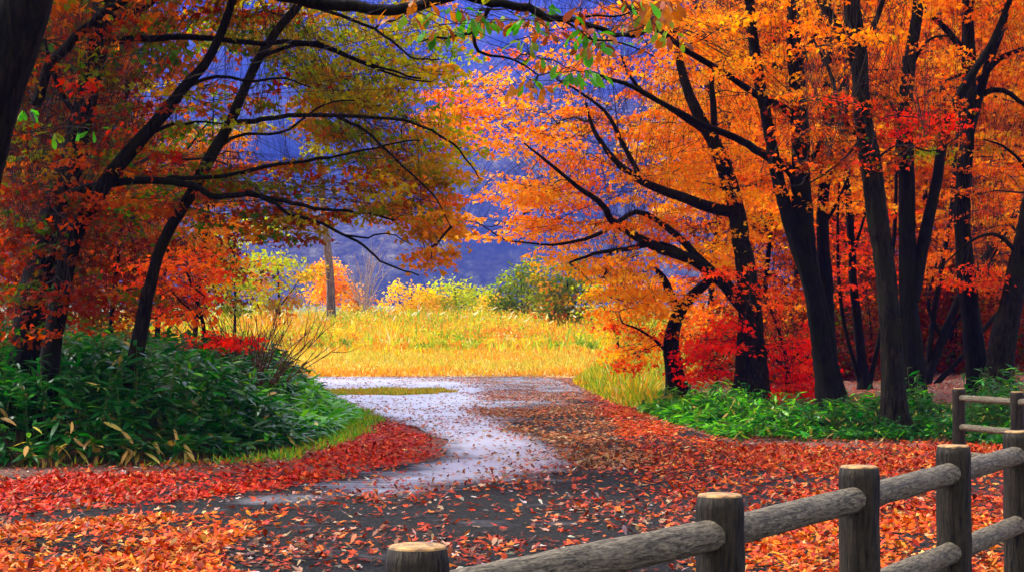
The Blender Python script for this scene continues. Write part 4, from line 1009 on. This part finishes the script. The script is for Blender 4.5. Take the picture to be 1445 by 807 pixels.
tc = nd(t, 'ShaderNodeTexCoord'); n1 = nd(t, 'ShaderNodeTexNoise', Scale=22.0, Detail=7.0, Roughness=0.75); t.links.new(tc.outputs['Object'], n1.inputs['Vector'])
w1 = nd(t, 'ShaderNodeTexWave', wave_type='RINGS', rings_direction='Z', Scale=26.0, Distortion=3.0, Detail=3.0); t.links.new(tc.outputs['Object'], w1.inputs['Vector'])
ca = ramp(t, n1.outputs['Fac'], [(0.36, (0.05, 0.025, 0.01)), (0.5, (0.28, 0.14, 0.035)), (0.68, (0.45, 0.26, 0.075))])
cb = ramp(t, w1.outputs['Fac'], [(0.0, (0.6, 0.6, 0.6)), (0.6, (1.05, 1.05, 1.05))])
mx = nd(t, 'ShaderNodeMix', data_type='RGBA', blend_type='MULTIPLY'); mx.inputs['Factor'].default_value = 1
t.links.new(ca, mx.inputs[6]); t.links.new(cb, mx.inputs[7]); t.links.new(mx.outputs[2], p.inputs['Base Color']); p.inputs['Roughness'].default_value = 0.8

def log_rings(geo, A, B, rad, amp, seed, sides=28, n=34, ends=True):
    """log from A to B with carved, wrinkled sides"""
    A = np.asarray(A, float); B = np.asarray(B, float)
    T = unit(B - A); ref = np.array([0, 0, 1.0]) if abs(T[2]) < 0.9 else np.array([1.0, 0, 0])
    U = unit(np.cross(T, ref)); V = np.cross(T, U)
    s = np.linspace(0, 1, n); L = np.linalg.norm(B - A)
    th = np.linspace(0, 2 * np.pi, sides, endpoint=False)
    S, TH = np.meshgrid(s * L, th, indexing='ij')
    w = fbm(np.cos(TH) * 2.4 + 5, np.sin(TH) * 2.4 + S * 7, seed, 3) + 0.5 * fbm(np.cos(TH) * 5, S * 22 + np.sin(TH) * 4, seed + 3, 2) - 0.75
    r = rad * (1 + amp * w)
    if ends: r[0] *= 0.93; r[-1] *= 0.93
    Vt = A + T * S[..., None] + r[..., None] * (np.cos(TH)[..., None] * U + np.sin(TH)[..., None] * V)
    i = np.arange(n - 1)[:, None] * sides; j = np.arange(sides)[None]
    q = np.stack([i + j, i + sides + j, i + sides + (j + 1) % sides, i + (j + 1) % sides], -1).reshape(-1, 4)
    Vt = Vt.reshape(-1, 3); k = len(Vt)
    Vt = np.vstack([Vt, A, B]); jj = np.arange(0, sides, 2); e = (n - 1) * sides
    q = np.vstack([q, np.stack([np.full(len(jj), k), jj, (jj + 1) % sides, (jj + 2) % sides], -1), np.stack([np.full(len(jj), k + 1), e + (jj + 2) % sides, e + (jj + 1) % sides, e + jj], -1)])
    geo.add(Vt, q)

def local_log(name, mat, root, A, B, rad, amp, seed):
    """log whose own Z axis runs along it, so that its grain follows it"""
    A = np.asarray(A, float); B = np.asarray(B, float); L = float(np.linalg.norm(B - A))
    gg = Geo(); log_rings(gg, (0, 0, 0), (0, 0, L), rad, amp, seed)
    o = gg.build(name, mat)
    o.parent = root
    from mathutils import Vector
    d = Vector(B - A)
    o.rotation_mode = 'QUATERNION'; o.rotation_quaternion = d.to_track_quat('Z', 'Y')
    o.location = tuple(A - np.array(root.location))
    return o

def fence(label, posts, top, rails, rpost, rrail):
    root = empty('rail_fence', (posts[0][0], posts[0][1], 0), label, 'fence')
    for k, (x, y) in enumerate(posts):
        z = float(ground_z(x, y))
        po = local_log('post', M_POST, root, (x, y, z - 0.1), (x, y, z + top), rpost, 0.10, 70 + k)
        cg = Geo()
        th = np.linspace(0, 2 * np.pi, 28, endpoint=False)
        rr = rpost * 0.94 * (1 + 0.02 * np.sin(3 * th + k))
        H = top + 0.1
        prof = [(0.97, -0.004), (0.95, 0.004), (0.88, 0.007), (0.5, 0.008), (0.02, 0.008)]
        V = np.concatenate([np.c_[rr * a * np.cos(th), rr * a * np.sin(th), np.full(28, H + b)] for a, b in prof])
        i = np.arange(len(prof) - 1)[:, None] * 28; j = np.arange(28)[None]
        cg.add(V, np.stack([i + j, i + (j + 1) % 28, i + 28 + (j + 1) % 28, i + 28 + j], -1).reshape(-1, 4))
        c = cg.build('post_cap', M_CAP); c.parent = po
    for k in range(len(posts) - 1):
        for m, dz in enumerate(rails):
            A = np.array([*posts[k], top - dz]); B = np.array([*posts[k + 1], top - dz])
            d = unit(B - A)
            local_log('rail', M_RAIL, root, A + d * 0.01, B - d * 0.01, rrail, 0.13, 90 + 7 * k + m)
    return root
fence('dark log fence with thick rough rails in the near right corner', [(-0.231, 4.18), (0.67, 5.49), (1.352, 6.64), (2.03, 7.84), (2.66, 8.95), (3.32, 10.1)], 1.07, [0.12, 0.48, 0.84], 0.079, 0.05)
fence('small dark rail fence with thin pale rails standing farther back by the bamboo grass', [(5.64, 21.5), (6.02, 20.3), (6.4, 19.1)], 0.875, [0.116, 0.48, 0.82], 0.08, 0.042)
